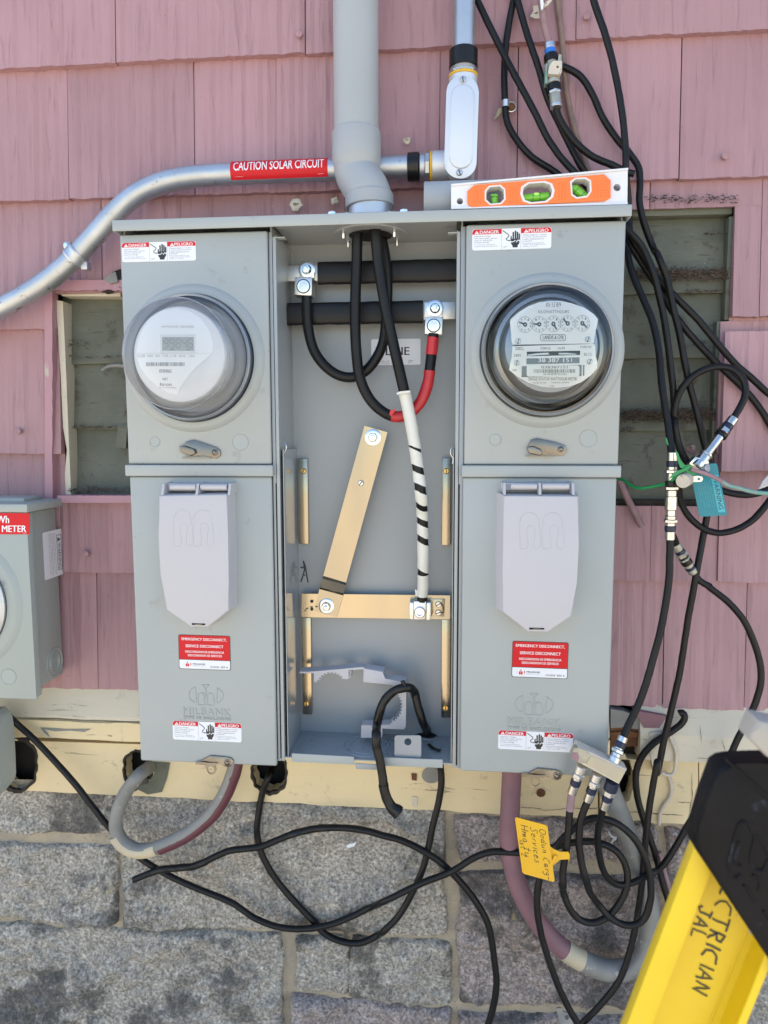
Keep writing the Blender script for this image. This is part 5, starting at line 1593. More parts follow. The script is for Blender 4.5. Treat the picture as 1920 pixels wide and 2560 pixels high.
# grey plastic pipe stub lying on the roof
stb = thing('pipe_stub', 'short grey plastic pipe offcut lying on the cabinet roof behind the spirit level', 'pipe offcut', W('X', 1100, 524, -.08))
rs = .0262
O = Vector((W('B', 175, 865, -.085).x, -.085, ZR1+rs+.001))
lathe('pipe', [(rs-.0035, .10), (rs, .10), (rs, 0), (rs-.0035, 0), (rs-.0035, .10)], O, (1, 0, 0), MT['pvc'], stb, 48)

# ------------------------------------------------------------------ spirit level
YLv = -.136
lv = thing('spirit_level', 'small white and orange spirit level with three green vials on the cabinet roof', 'spirit level', W('B', 670, 900, YLv))
FLv = FC('B', YLv)
zbot = ZR1+.0006
def lvz(u, v):
    p = FLv.pt(u, v); return p
X0, X1 = FLv.pt(290, 850).x, FLv.pt(1054, 810).x
ZTl = (FLv.pt(292, 797).z+FLv.pt(1054, 727).z)/2
hole_n = [circ(478, 845, 46, 46, 8, 22.5, 382.5)]
f = FLv
body = [(290, 797), (1054, 727), (1052, 884), (290, 905)]
H1 = [(440, 828), (456, 810), (500, 806), (518, 822), (520, 862), (504, 880), (460, 884), (440, 866)]
H2 = [(600, 812), (625, 795), (690, 790), (718, 800), (728, 826), (722, 852), (698, 872), (635, 878), (606, 868), (596, 840)]
H3 = [(808, 790), (826, 776), (868, 774), (888, 786), (890, 828), (874, 850), (832, 856), (812, 842)]
plate('frame', f, body, -.018, -.001, MT['level_white'], lv, [H1, H2, H3, circ(328, 868, 14, 14, 20), circ(1008, 809, 16, 16, 20)])
for z, nm in ((0, 'top_rail'), (1, 'bottom_rail')):
    pp = [(290, 797), (1054, 727), (1054, 735), (290, 805)] if z == 0 else [(290, 897), (1052, 876), (1052, 884), (290, 905)]
    plate(nm, f, pp, -.020, .0018, MT['level_white'], lv)
inset = [(360, 828), (390, 802), (950, 755), (978, 782), (978, 856), (950, 870), (378, 897), (360, 880)]
e_ = 6
def grow(pts, k):
    cx_, cy_ = sum(p[0] for p in pts)/len(pts), sum(p[1] for p in pts)/len(pts)
    return [(cx_+(x-cx_)*k, cy_+(y-cy_)*k) for x, y in pts]
oi_ = plate('orange_inlay', f, inset, -.0008, .0020, MT['orange'], lv, [grow(H1, 1.12), grow(H2, 1.10), grow(H3, 1.12)])
rr = random.Random(2)
dotc = []
for gx in range(390, 965, 14):
    for gy in range(0, 7):
        y = 812+gy*13-(gx-390)*.075
        if y > 888-(gx-390)*.045 or y < 816-(gx-390)*.08: continue
        if any(abs(gx-c[0]) < c[1] and abs(y-c[2]) < c[3] for c in ((480, 56, 845, 60), (662, 82, 834, 60), (850, 56, 815, 60))): continue
        dotc.append(f.pt(gx, y, .0020))
V, F = [], []
for c_ in dotc:
    v, q = lathe_me([(.0011, 0), (.0006, .0006), (0, .0006)], c_, (0, -1, 0), 6)
    k = len(V); V += v; F += [tuple(i+k for i in t) for t in q]
o = put('grip_studs', pyd(V, F), MT['orange'], oi_); o['kind'] = 'stuff'
for H, (x0, y0, x1, y1), r_, in ((H1, (478, 832, 480, 886), 15), (H2, (606, 848, 715, 838), 17), (H3, (824, 800, 876, 846), 18)):
    plate('vial_rim', f, grow(H, 1.13), -.0170, .0026, MT['rim_white'], lv, [grow(H, .96)])
    a, b = f.pt(x0, y0, -.008), f.pt(x1, y1, -.008)
    rv_ = dist('B', 0, 0, r_, 0, YLv)
    L_ = (b-a).length
    v = lathe('vial', [(0, 0), (rv_*.9, .0002), (rv_, .0015), (rv_, L_-.0015), (rv_*.9, L_), (0, L_)], a, b-a, MT['vial'], lv, 24)
    mid = a.lerp(b, .5)
    dn = (b-a).normalized()
    for s in (-1, 1):
        lathe('vial_line', [(rv_*1.01, -.0003), (rv_*1.03, 0), (rv_*1.01, .0003)], mid+dn*s*rv_*.9, dn, MT['black_print'], v, 24)
    if H is H2:
        bm = bmesh.new()
        bmesh.ops.create_uvsphere(bm, u_segments=16, v_segments=10, radius=1, matrix=Matrix.Translation(mid+Vector((0, -rv_*.55, rv_*.52))) @ Matrix.Diagonal((rv_*.85, rv_*.55, rv_*.5, 1)))
        put('bubble', frombm(bm), MT['vial_pale'], v, 180)
    else:
        plate('vial_cap', f, circ(x0, y0+6 if H is H1 else y0+4, 16, 5 if H is H1 else 9, 16), -.012, -.004, MT['vial'], v)

# ------------------------------------------------------------------ coax cables and connectors
CB = 'coax'
RCX = .0047
def coax(label, pts, r=RCX, m='coax', cat='cable', group='loose black coax cables on the right', name='coax_cable', seg=12):
    path = spline(pts, .005)
    ph_ = random.random()*50
    path = [p+Vector((noise.noise(Vector((i*.05, ph_, 0))), .4*noise.noise(Vector((i*.05, ph_, 9))), noise.noise(Vector((i*.05, ph_, 5)))))*.0022+Vector((noise.noise(Vector((i*.25, ph_, 3))), 0, 0))*.0004 for i, p in enumerate(path)]
    v, f = tube_me(path, r, seg, wob=.06)
    o = put(name, pyd(v, f), MT[m], None, 50)
    return tag(o, label, cat, group), path
def conn(name, label, cat, a, b, segs, parent=None, group=None):
    """turned metal piece between a and b; segs: (part name, t0, t1, radius mm, material, sides)"""
    t = thing(name, label, cat, a, group) if parent is None else parent
    n = (b-a); L_ = n.length
    for nm, t0, t1, r_, m_, sd in segs:
        r_ *= .001
        h0, h1 = t0*L_, t1*L_
        c = min(.0006, (h1-h0)*.2)
        v, f = lathe_me([(0, h0), (r_-c, h0), (r_, h0+c), (r_, h1-c), (r_-c, h1), (0, h1)], a, n, sd)
        put(nm, pyd(v, f), MT[m_], t, 30)
    return t
g2 = 'loose black coax cables on the right'
Yt = -.030
# upper right bundle (behind the level, down behind the cabinet side)
tie = P('X', -.014, 1500, 520, 1556, 600)
coax('black coax cable coming in at the top beside the steel conduit and slanting right', [W('B', 345, -2700, Yt), W('B', 325, -1400, Yt), W('B', 350, -600, Yt)]+P('B', Yt, 385, -50, 405, 0, 450, 100, 520, 240, 590, 370, 650, 480, 720, 610, 780, 690, 830, 745, Y1=-.045)+P('X', -.045, 1480, 478, 1530, 530)+P('E', -.055, 930, 30, 1000, 110, 1060, 240, 1100, 380, 1125, 500, 1150, 700, 1168, 880, 1175, 1000)+P('K', -.085, 590, 180, 610, 340, 650, 480, 715, 600, 790, 700, 850, 780, 950, 868, 1100, 950, 1300, 1000, 1480, 1000, 1659, 940, 1800, 860)+P('X', -.04, 2060, 1130, 2300, 1020, 2700, 1100, 2900, 1600, 2900, 3500))
coax('black coax cable with a small bright clip bending right above the level', [W('B', 535, -2700, -.022), W('B', 515, -1400, -.022), W('B', 540, -600, -.022)]+P('B', -.022, 575, -60, 560, 0, 530, 170, 520, 300, 522, 440, 530, 520, 570, 600, 640, 680, 740, 745)+P('X', -.020, 1440, 480, 1520, 560)+P('E', -.040, 925, 130, 945, 215, 1000, 360, 1050, 480, 1090, 650, 1110, 850, 1140, 1050, 1158, 1190, Y1=-.105))
coax('black coax cable dropping from the top edge just left of the corroded joint', [W('B', 520, -2700, -.030), W('B', 500, -1400, -.030), W('B', 550, -600, -.030)]+P('B', -.030, 560, -60, 580, 10, 620, 150, 670, 300, 710, 430, 760, 540, 810, 640, 860, 730)+P('X', -.018, 1500, 480, 1550, 560)+P('E', -.030, 925, 70, 1010, 215, 1100, 350, 1160, 450, 1270, 590, 1380, 710, 1480, 800, 1560, 880, 1620, 960, 1680, 1060, 1760, 1200)+P('X', -.03, 2040, 1300, 2100, 1700, 2120, 2400, 2160, 3500))
coax('black coax cable falling from the top right corner straight to the end of the level', [W('B', 850, -2700, -.045), W('B', 830, -1400, -.045), W('B', 855, -600, -.045)]+P('B', -.045, 890, -60, 905, 0, 950, 130, 990, 270, 1015, 400, 1030, 520, 1042, 640, 1047, 745)+P('X', -.030, 1572, 500, 1574, 560)+P('E', -.036, 950, 60, 1010, 160, 1080, 270, 1200, 400, 1300, 500, 1400, 620, 1500, 740, 1580, 810, 1659, 880, 1780, 950)+P('X', -.03, 2100, 1090, 2300, 1280, 2400, 1700, 2420, 2500, 2400, 3500))
coax('long black coax cable curving from behind the brown wires down past the right opening', P('B', -.022, 770, 285, 790, 292, 850, 330, 900, 410, 940, 500, 1000, 590, 1060, 660, 1100, 720, 1107, 800, 1105, 860, 1120, 950, 1165, 1080)+P('E', -.050, 1084, 166, 1130, 290, 1160, 430, 1195, 570, 1240, 800, 1290, 980, 1345, 1190)+P('K', -.055, 1010, 700, 1000, 950, 960, 1250, 920, 1440)+P('H', -.060, 1290, 560, 1242, 800, 1205, 1050, 1160, 1250, 1125, 1400, 1085, 1600)+P('J', -.075, 1180, 180, 1142, 400, 1120, 600, 1105, 800, 1070, 980, 1012, 1140, 930, 1240, 850, 1320, 780, 1400)+P('X', -.07, 1340, 2800, 1300, 3100, 1300, 3650))
# short one from the corroded joint
coax('black coax cable leaving the corroded joint and ending at the tip of the level', P('P', -.048, 1120, 1560, 1140, 1640, 1165, 1720, 1230, 1850)+P('B', -.048, 830, 620, 900, 680, 980, 715, 1040, 742, 1078, 752))
o, _ = coax('brownish old wire running down behind the corroded joint', [W('B', 708, -2700, -.016), W('B', 688, -1400, -.016), W('B', 713, -600, -.016)]+P('B', -.016, 748, -50, 750, 0, 765, 130, 780, 300, 800, 450, 830, 580, 862, 680, 890, 760), .0042, 'brown_wire', 'wire', 'old painted wires', 'painted_wire')
o, _ = coax('thin old wire beside the brownish wire above the corroded joint', [W('B', 722, -2700, -.014), W('B', 702, -1400, -.014), W('B', 727, -600, -.014)]+P('B', -.014, 762, -50, 764, 60, 768, 160, 772, 250, 785, 330), .0025, 'brown_wire', 'wire', 'old painted wires', 'painted_wire')
o, _ = coax('pink painted old coax entering the corroded joint from above', [W('P', 800, -5000, -.03), W('P', 850, -1500, -.03)]+P('P', -.035, 890, -60, 930, 150, 950, 330, 985, 500, 1030, 655), .0050, 'mauve_wire', 'wire', 'old painted wires', 'painted_wire')
# corroded joint (ground block)
a, b = W('P', 1030, 650, -.040), W('P', 1128, 1600, -.052)
jt = conn('coax_joint', 'corroded coax joint with a blue ring hanging above the level', 'coax connector', a, b, (
    ('crimp_sleeve', 0, .09, 7.3, 'alu', 24), ('blue_band', .09, .17, 7.6, 'blue_ring', 24), ('rubber_boot', .18, .28, 9.6, 'tape_black', 24), ('barrel', .28, .63, 7.6, 'corroded', 8),
    ('end_flange', .57, .63, 8.8, 'corroded', 24), ('rubber_boot', .64, .74, 9.4, 'tape_black', 24), ('hex_nut', .74, .78, 8.4, 'alu', 6), ('crimp_sleeve', .78, .95, 7.4, 'corroded', 24), ('end_ring', .95, 1.0, 7.9, 'alu', 24)))
fP = FC('P', -.058)
plate('ground_lug', fP, [(1060, 925), (1090, 900), (1215, 900), (1215, 1050), (1195, 1100), (1110, 1100), (1010, 1090), (1020, 1000)], -.012, 0, MT['chipped_cream'], jt, [circ(1150, 990, 20, 20, 14)], smooth=30)
plate('side_bracket', FC('P', -.046), [(965, 970), (1000, 960), (990, 1100), (1000, 1250), (960, 1260), (962, 1100)], -.010, .004, MT['aged_green'], jt)
plate('lug_tab', FC('P', -.050), [(1170, 800), (1205, 805), (1212, 905), (1150, 905)], -.004, 0, MT['corroded'], jt)
# painted clip at the top
cl_ = thing('cable_anchor', 'cream painted cable anchor plate near the top edge beside the pink wire', 'cable anchor', W('P', 830, 180, -.02))
plate('plate', FC('P', -.020), [(790, 85), (900, 75), (915, 150), (900, 270), (820, 272), (740, 240), (790, 165)], -.002, 0, MT['chipped_cream'], cl_, [[(790, 200), (860, 165), (850, 210)]])
plate('tag_strip', FC('P', -.045), [(890, -40), (930, -40), (945, 60), (935, 135), (905, 135)], -.004, 0, MT['level_white'], cl_)
plate('tag_strip', FC('P', -.044), [(935, 60), (1060, -30), (1065, 10), (1010, 70), (940, 110)], -.003, 0, MT['chipped_cream'], cl_)
# small bright clip with screw hole on the second cable
kc = thing('cable_clip', 'small bright metal clip round a coax cable with its screw beside it', 'cable clip', W('P', 378, 1540, -.03))
lathe('clip_band', [(.0053, 0), (.0056, .0003), (.0056, W('P', 378, 1488, -.03).z-W('P', 378, 1590, -.03).z), (.0053, W('P', 378, 1488, -.03).z-W('P', 378, 1590, -.03).z)], W('P', 378, 1592, -.0225), (0, 0, 1), MT['alu'], kc, 24)
lathe('clip_eye', [(.0072, 0), (.0072, .0012), (.0062, .0014), (.0056, .001), (.0056, 0)], W('P', 462, 1585, -.016), (0, -1, 0), MT['alu'], kc, 28)
lathe('clip_screw', [(.0055, 0), (.0050, .0025), (.002, .004), (0, .004)], W('P', 460, 1585, -.016), (0, -1, 0), MT['rot'], kc, 16)
lf = plate('dry_leaf', FC('P', -.020), [(200, 1785), (235, 1700), (275, 1610), (325, 1590), (335, 1630), (310, 1680), (260, 1740)], -.002, .0005, MT['leaf'], None)
tag(lf, 'dry curled seed pod caught behind the small bright cable clip', 'seed pod')

# right cluster: vertical connector stack
a, b = W('K', 558, 510, -.110), W('K', 528, 1520, -.110)
conn('coax_coupler', 'long silver coax coupler standing upright where two cables join beside the teal tag', 'coax connector', a, b, (
    ('crimp_sleeve', 0, .10, 6.6, 'nickel', 24), ('navy_band', .10, .16, 7.4, 'navy_ring', 24), ('sleeve_end', .16, .20, 7.0, 'nickel', 24), ('hex_nut', .20, .235, 8.8, 'nickel', 6), ('threaded_neck', .235, .32, 6.8, 'nickel', 24),
    ('rubber_band', .325, .385, 8.6, 'tape_black', 24), ('hex_nut', .39, .425, 9.0, 'nickel', 6), ('barrel', .43, .50, 7.2, 'nickel', 24), ('barrel', .50, .655, 8.0, 'nickel', 24), ('threaded_neck', .655, .72, 6.4, 'nickel', 24), ('collar', .72, .765, 7.2, 'nickel', 24),
    ('hex_nut', .765, .80, 8.9, 'nickel', 6), ('sleeve_end', .80, .84, 6.4, 'nickel', 24), ('navy_band', .84, .90, 7.2, 'navy_ring', 24), ('crimp_sleeve', .90, 1.0, 6.5, 'nickel', 24)))
# slanting connector and block
a, b = W('K', 1262, 120, -.080), W('K', 830, 690, -.105)
gb = conn('ground_block', 'silver coax grounding block with a slanting connector and thumb lugs above the teal tag', 'coax connector', a, b, (
    ('crimp_sleeve', 0, .13, 6.8, 'nickel', 24), ('navy_band', .13, .21, 7.3, 'navy_ring', 24), ('hex_nut', .22, .30, 8.4, 'nickel', 6), ('rubber_band', .30, .37, 8.4, 'tape_black', 24), ('barrel', .37, .74, 6.0, 'nickel', 24),
    ('collar', .72, .76, 8.6, 'nickel', 24), ('barrel', .76, .90, 7.8, 'nickel', 24), ('end_block', .90, 1.0, 9.6, 'nickel', 12)))
fK = FC('K', -.118)
hk = P('K', -.112, 860, 580, 800, 545, 750, 510, 705, 485)
strip3('hook_tab', [(W('K', 830, 560, -.118), W('K', 880, 520, -.104)), (W('K', 760, 520, -.120), W('K', 800, 470, -.106)), (W('K', 695, 490, -.122), W('K', 735, 440, -.106)), (W('K', 720, 440, -.126), W('K', 770, 405, -.110)), (W('K', 775, 425, -.128), W('K', 820, 425, -.112)), (W('K', 790, 480, -.126), W('K', 822, 470, -.112))], .0012, MT['nickel'], gb)
conn('x', '', '', W('K', 900, 700, -.118), W('K', 968, 690, -.124), (('ground_screw', 0, .5, 3.2, 'nickel', 16), ('screw_head', .5, 1, 5.6, 'galv_plain', 20)), gb)
conn('x', '', '', W('K', 760, 800, -.110), W('K', 676, 845, -.135), (('plug', 0, .45, 5.2, 'nickel', 20), ('plug_cap', .45, 1, 9.0, 'chipped_cream', 28)), gb)
plate('lug_strap', fK, [(745, 800), (840, 780), (900, 790), (912, 820), (895, 848), (840, 852), (770, 852)], -.003, 0, MT['nickel'], gb, [circ(862, 818, 15, 15, 14)])
plate('block_plate', FC('K', -.108), [(750, 640), (820, 560), (960, 590), (985, 630), (900, 720), (820, 720)], -.010, 0, MT['nickel'], gb, bev=.001)
# second, dirtier connector
a, b = W('K', 590, 1570, -.070), W('K', 800, 1900, -.060)
conn('coax_connector', 'grimy ribbed coax connector slanting right below the upright silver coupler', 'coax connector', a, b, (
    ('crimp_sleeve', 0, .2, 6.6, 'corroded', 24), ('navy_band', .2, .3, 6.8, 'navy_ring', 24), ('hex_nut', .3, .42, 8.0, 'corroded', 6), ('rubber_band', .42, .48, 7.0, 'tape_black', 24), ('hex_nut', .48, .54, 8.0, 'corroded', 6), ('rubber_band', .54, .68, 7.8, 'tape_black', 24),
    ('threaded_neck', .68, .78, 6.4, 'corroded', 24), ('navy_band', .78, .86, 7.0, 'navy_ring', 24), ('crimp_sleeve', .86, 1.0, 6.6, 'corroded', 24)))
coax('short black coax end tucked behind the upright silver coupler', P('K', -.085, 560, 1460, 585, 1520, 600, 1580, Y1=-.070), .0044)
coax('black coax cable hooking down into the slanting silver connector', P('K', -.060, 640, 900, 700, 500)[:0]+P('E', -.055, 1230, 1220, 1195, 1140, 1178, 1060, 1172, 960, 1210, 855, 1290, 775, 1390, 740, 1470, 750, 1525, 800, 1540, 880, 1515, 950, 1480, 1010, Y1=-.080))
coax('black coax cable sweeping in a wide loop below the teal tag', P('K', -.060, 620, 640, 640, 800, 632, 920, 640, 1040, 690, 1180, 790, 1310, 920, 1400, 1080, 1440, 1250, 1410, 1450, 1310, 1600, 1160, 1700, 1040, 1800, 900)+P('X', -.05, 1990, 1120, 2100, 980, 2300, 900, 2700, 1000))
coax('black coax cable dropping from the upright coupler to the metal splitter', P('H', -.110, 1150, 388, 1146, 600, 1115, 800, 1062, 1000, 1000, 1220, 935, 1370, 905, 1435, Y1=-.140), .0050)
coax('black coax cable bowing out to the right from the grimy connector', P('K', -.060, 790, 1890, 870, 1990, 1000, 2060)+P('H', -.060, 1350, 630, 1450, 710, 1530, 800, 1590, 920, 1625, 1050, 1620, 1150, 1580, 1270, 1500, 1430, 1455, 1520)+P('Q', -.060, 640, 480, 560, 640, 480, 800, 430, 870, 350, 1010, 250, 1150, 130, 1235)+P('J', -.075, 1170, 655, 1080, 703, 1010, 712, 962, 675, 932, 580, 925, 480, 945, 375, Y1=-.140))
coax('black coax cable that dives out of the cream sill and down behind the ladder', P('Q', -.030, 370, 120, 395, 115, 412, 140, 395, 185, 290, 265, 190, 330, 120, 410, 85, 510, 90, 650, 120, 780, 150, 880, 185, 980, 228, 1130, 260, 1260, 300, 1400, 360, 1600, Y1=-.045)+P('X', -.045, 1760, 2600, 1850, 3600), .0050)
coax('pink painted wire hanging beside the ladder rail', P('Q', -.02, 235, 1050, 255, 1130, 285, 1250, 320, 1380, 370, 1560), .0042, 'mauve_wire', 'wire', 'old painted wires', 'painted_wire')
coax('thin bare wire slanting across the stones by the ladder', P('Q', -.02, 285, 880, 350, 980, 440, 1095, 500, 1160), .0013, 'brown_wire', 'wire', 'old painted wires', 'painted_wire')
coax('cream painted wire wandering down the cream boards right of the cabinet', P('Q', -.031, 300, 250, 325, 310, 350, 380, 345, 470, 335, 520, 300, 535, 262, 520)+P('Q', -.018, 300, 540, 318, 600, 312, 680, 270, 740, 245, 800, 238, 870), .0028, 'chipped_cream', 'wire', 'old painted wires', 'painted_wire')
coax('pink painted pipe end hanging by the lower left corner of the right opening', P('K', -.020, -60, 820, 0, 960, 80, 1120, 150, 1260, 208, 1370), .0050, 'mauve_wire', 'wire', 'old painted wires', 'painted_wire')
# green wires
gw = thing('green_ground_wire', 'bright green wire with a crossed bow of green strips at the silver coupler', 'wire', W('K', 600, 800, -.12))
tube('wire', P('K', -.06, -60, 820, 0, 832, 80, 890, 160, 922, 280, 915, 400, 890, 480, 872, 560, 830, 640, 740, Y1=-.125), .0022, MT['green_wire'], gw, 8)
fk = FC('K', -.128)
plate('green_strip', fk, [(595, 485), (625, 520), (650, 600), (700, 660), (760, 650), (790, 680), (720, 700), (650, 690), (615, 600)], -.0012, 0, MT['green_wire'], gw)
plate('green_strip', FC('K', -.130), [(745, 665), (770, 690), (640, 760), (520, 818), (535, 795), (600, 730), (680, 700)], -.0012, 0, MT['green_wire'], gw)
plate('green_strip', FC('K', -.127), [(700, 690), (740, 670), (760, 710), (835, 755), (800, 780), (740, 770), (715, 735)], -.0012, 0, MT['green_wire'], gw)
plate('green_strip', FC('K', -.105), [(478, 345), (495, 345), (515, 440), (490, 410)], -.0012, 0, MT['green_wire'], gw)
pw = thing('aged_ground_wire', 'old two-tone pink and verdigris wire running right from the silver ground block', 'wire', W('K', 800, 720, -.12))
pp = spline(P('K', -.130, 770, 705, 830, 722, 920, 748, 1010, 785, 1100, 830, 1200, 890, 1330, 925, 1480, 965, 1659, 985, 1780, 990, 2300, 1000, 4200, 900), .004)
tube('pink_length', sub(pp, 0, .098), .0027, MT['mauve_wire'], pw, 8, raw=True)
tube('green_length', sub(pp, .098, 1), .0028, MT['aged_green'], pw, 8, raw=True)
# teal warning tag
tf = Fr(W('K', 790, 640, -.100), W('K', 1070, 632, -.100)-W('K', 790, 640, -.100), W('K', 880, 1252, -.100)-W('K', 745, 660, -.100), 280, 600)
tgt = thing('warning_tag', 'teal plastic tag printed WARNING hanging under the silver ground block', 'tag', W('K', 950, 650, -.1))
o1 = W('K', 745, 655, -.100)
tf = Fr(o1, W('K', 1068, 636, -.100)-o1, W('K', 868, 1252, -.100)-o1, 320, 600)
tg_ = plate('tag_plate', tf, rrect(0, 0, 320, 600, 26), 0, .001, MT['teal_tag'], tgt)
plate('pale_panel', tf, [(222, 130), (302, 130), (302, 560), (222, 560)], .001, .0012, MT['teal_light'], tg_)
letters('lettering', [('WARNING', 235, 150, 290, 528, 90)], tf, .0014, MT['black_print'], tg_, .02)
letters('lettering', [('This cable is connected to', 188, 180, 204, 500, 90), ('a bonded ground. Do not', 160, 180, 176, 500, 90), ('remove or disconnect the', 132, 180, 148, 500, 90), ('wire. Contact your cable', 104, 180, 120, 500, 90), ('company before moving.', 76, 180, 92, 500, 90), ('Use only with coax', 48, 180, 64, 440, 90)], tf, .0012, MT['teal_light'], tg_, 0)
# pale wire end at the right edge
ct = plate('cable_tie_end', FC('K', -.06), [(1555, 930), (1600, 840), (1659, 780), (1720, 740), (1720, 900), (1640, 925), (1580, 945)], -.003, 0, MT['rim_white'], None)
tag(ct, 'off-white plastic strap end poking in at the right edge of the frame', 'strap')

# ------------------------------------------------------------------ splitter with four connectors
spl = thing('coax_splitter', 'paint-chipped silver four-way coax splitter hanging at the lower right corner of the cabinet', 'coax splitter', W('N', 1120, 420, -.15))
o1 = W('N', 898, 200, -.168); 
sf = Fr(o1, W('N', 1432, 452, -.168)-o1, W('N', 826, 340, -.168)-o1, 600, 150)
plate('housing', sf, [(0, 0), (600, 0), (600, 178), (0, 150)], -.022, 0, MT['chipped_cream'], spl, bev=.0018)
plate('name_field', sf, [(175, 20), (585, 22), (590, 155), (165, 130)], 0, .0008, MT['cream_old'], spl)
plate('mounting_foot', sf, [(-35, 30), (0, 12), (70, 6), (150, 20), (160, 120), (90, 150), (-20, 140)], -.010, .0012, MT['corroded'], spl)
plate('foot_paint', sf, [(-34, 80), (20, 60), (60, 90), (70, 148), (-20, 138)], .0012, .0016, MT['mauve_wire'], spl)
FCN = (('port_barrel', 0, .26, 7.2, 'alu', 20), ('hex_nut', .27, .42, 8.4, 'alu', 6), ('threaded_neck', .42, .50, 6.2, 'nickel', 20), ('navy_band', .50, .70, 6.9, 'navy_ring', 24), ('crimp_sleeve', .70, 1.0, 6.3, 'nickel', 24))
for k, (xa, ya, xb, yb) in enumerate(((935, 410, 828, 712), (1110, 500, 1000, 795))):
    conn('x', '', '', W('N', xa, ya, -.158), W('N', xb, yb, -.150), FCN, spl)
conn('x', '', '', W('N', 1275, 580, -.158), W('N', 1180, 880, -.150), (('navy_band', 0, .32, 9.2, 'navy_ring', 24), ('hex_nut', .33, .50, 8.2, 'alu', 6), ('navy_band', .50, .70, 7.2, 'navy_ring', 24), ('crimp_sleeve', .70, 1, 6.6, 'nickel', 24)), spl)
conn('x', '', '', W('N', 1278, 375, -.158), W('N', 1392, 92, -.148), (('port_barrel', 0, .22, 8.4, 'alu', 20), ('port_barrel', .22, .36, 6.6, 'alu', 20), ('hex_nut', .37, .50, 8.6, 'alu', 6), ('threaded_neck', .50, .58, 6.2, 'nickel', 20), ('navy_band', .58, .78, 7.0, 'navy_ring', 24), ('crimp_sleeve', .78, 1, 6.4, 'nickel', 24)), spl)
# the three cables below it
gc = 'coax cables looped below the splitter'
c_, path_ = coax('black coax cable with a pink painted start running off to the left box', P('N', -.150, 828, 700, 812, 790, 800, 900, 785, 1100, 762, 1350, 732, 1580, 735, 1720)+P('J', -.105, 770, 720, 800, 805, 850, 862, 905, 875, 965, 850, 1020, 785, 1048, 705, 1042, 630, 1000, 565, 920, 530, 840, 528, 745, 545, 670, 565, 585, 572, 530, 571, 470, 570, 400, 592, 300, 652, 150, 712, 0, 782, Y1=-.060)+P('I', -.030, 1600, 812, 1450, 878, 1300, 901, 1200, 894, 1100, 858, 1000, 792, 850, 728, 700, 658, 600, 594, 470, 460, 390, 360, 300, 245, 150, 88, 60, 8, Y1=-.050)+[W('R', 60, 1700, -.060)], .0050, group=gc)
k0 = pick(path_, 'N', 798, 875, -.15)
tube('pink_paint', sub(path_, 0, k0), .0054, MT['mauve_wire'], c_, 12, raw=True)
c_.name = 'coax_cable_long' if False else c_.name
coax('black coax cable making the widest loop, then passing under the yellow tag', P('N', -.150, 1005, 785, 955, 900, 915, 1050, 905, 1250, 930, 1480, 975, 1660)+P('J', -.100, 920, 790, 980, 858, 1050, 888, 1110, 872, 1148, 780, 1142, 650, 1080, 515, 985, 438, 900, 425, 830, 462, 760, 525, 700, 610, 672, 690, 663, 800, 688, 960, 735, 1100, 790, 1225, 850, 1330, 930, 1440, Y1=-.095)+P('X', -.08, 1560, 2750, 1620, 3200, 1600, 3650), .0050, group=gc)
# yellow hand-written tag
yt = thing('yellow_tag', 'yellow plastic tag with handwriting strapped to a looped black cable', 'tag', W('N', 760, 1380, -.15))
o1 = W('N', 205, 968, -.158)
yf = Fr(o1, W('N', 560, 1062, -.160)-o1, W('N', 285, 1562, -.160)-o1, 360, 600)
yp = plate('tag_plate', yf, rrect(0, 0, 360, 622, 26), 0, .0009, MT['yellow_tag'], yt)
plate('tag_neck', FC('N', -.1585), [(590, 1290), (625, 1320), (700, 1352), (790, 1352), (802, 1380), (800, 1430), (700, 1436), (660, 1470), (600, 1520), (590, 1420)], -.0012, .0004, MT['yellow_tag'], yt)
lathe('tag_strap', [(.0058, 0), (.0066, .0005), (.0066, .0115), (.0058, .012)], W('N', 752, 1436, -.142), (0.06, 0, 1), MT['yellow_tag'], yt, 28)
plate('strap_tail', FC('N', -.162), [(640, 1390), (668, 1400), (600, 1520), (570, 1610), (555, 1590), (590, 1490)], -.0012, .0004, MT['yellow_tag'], yt)
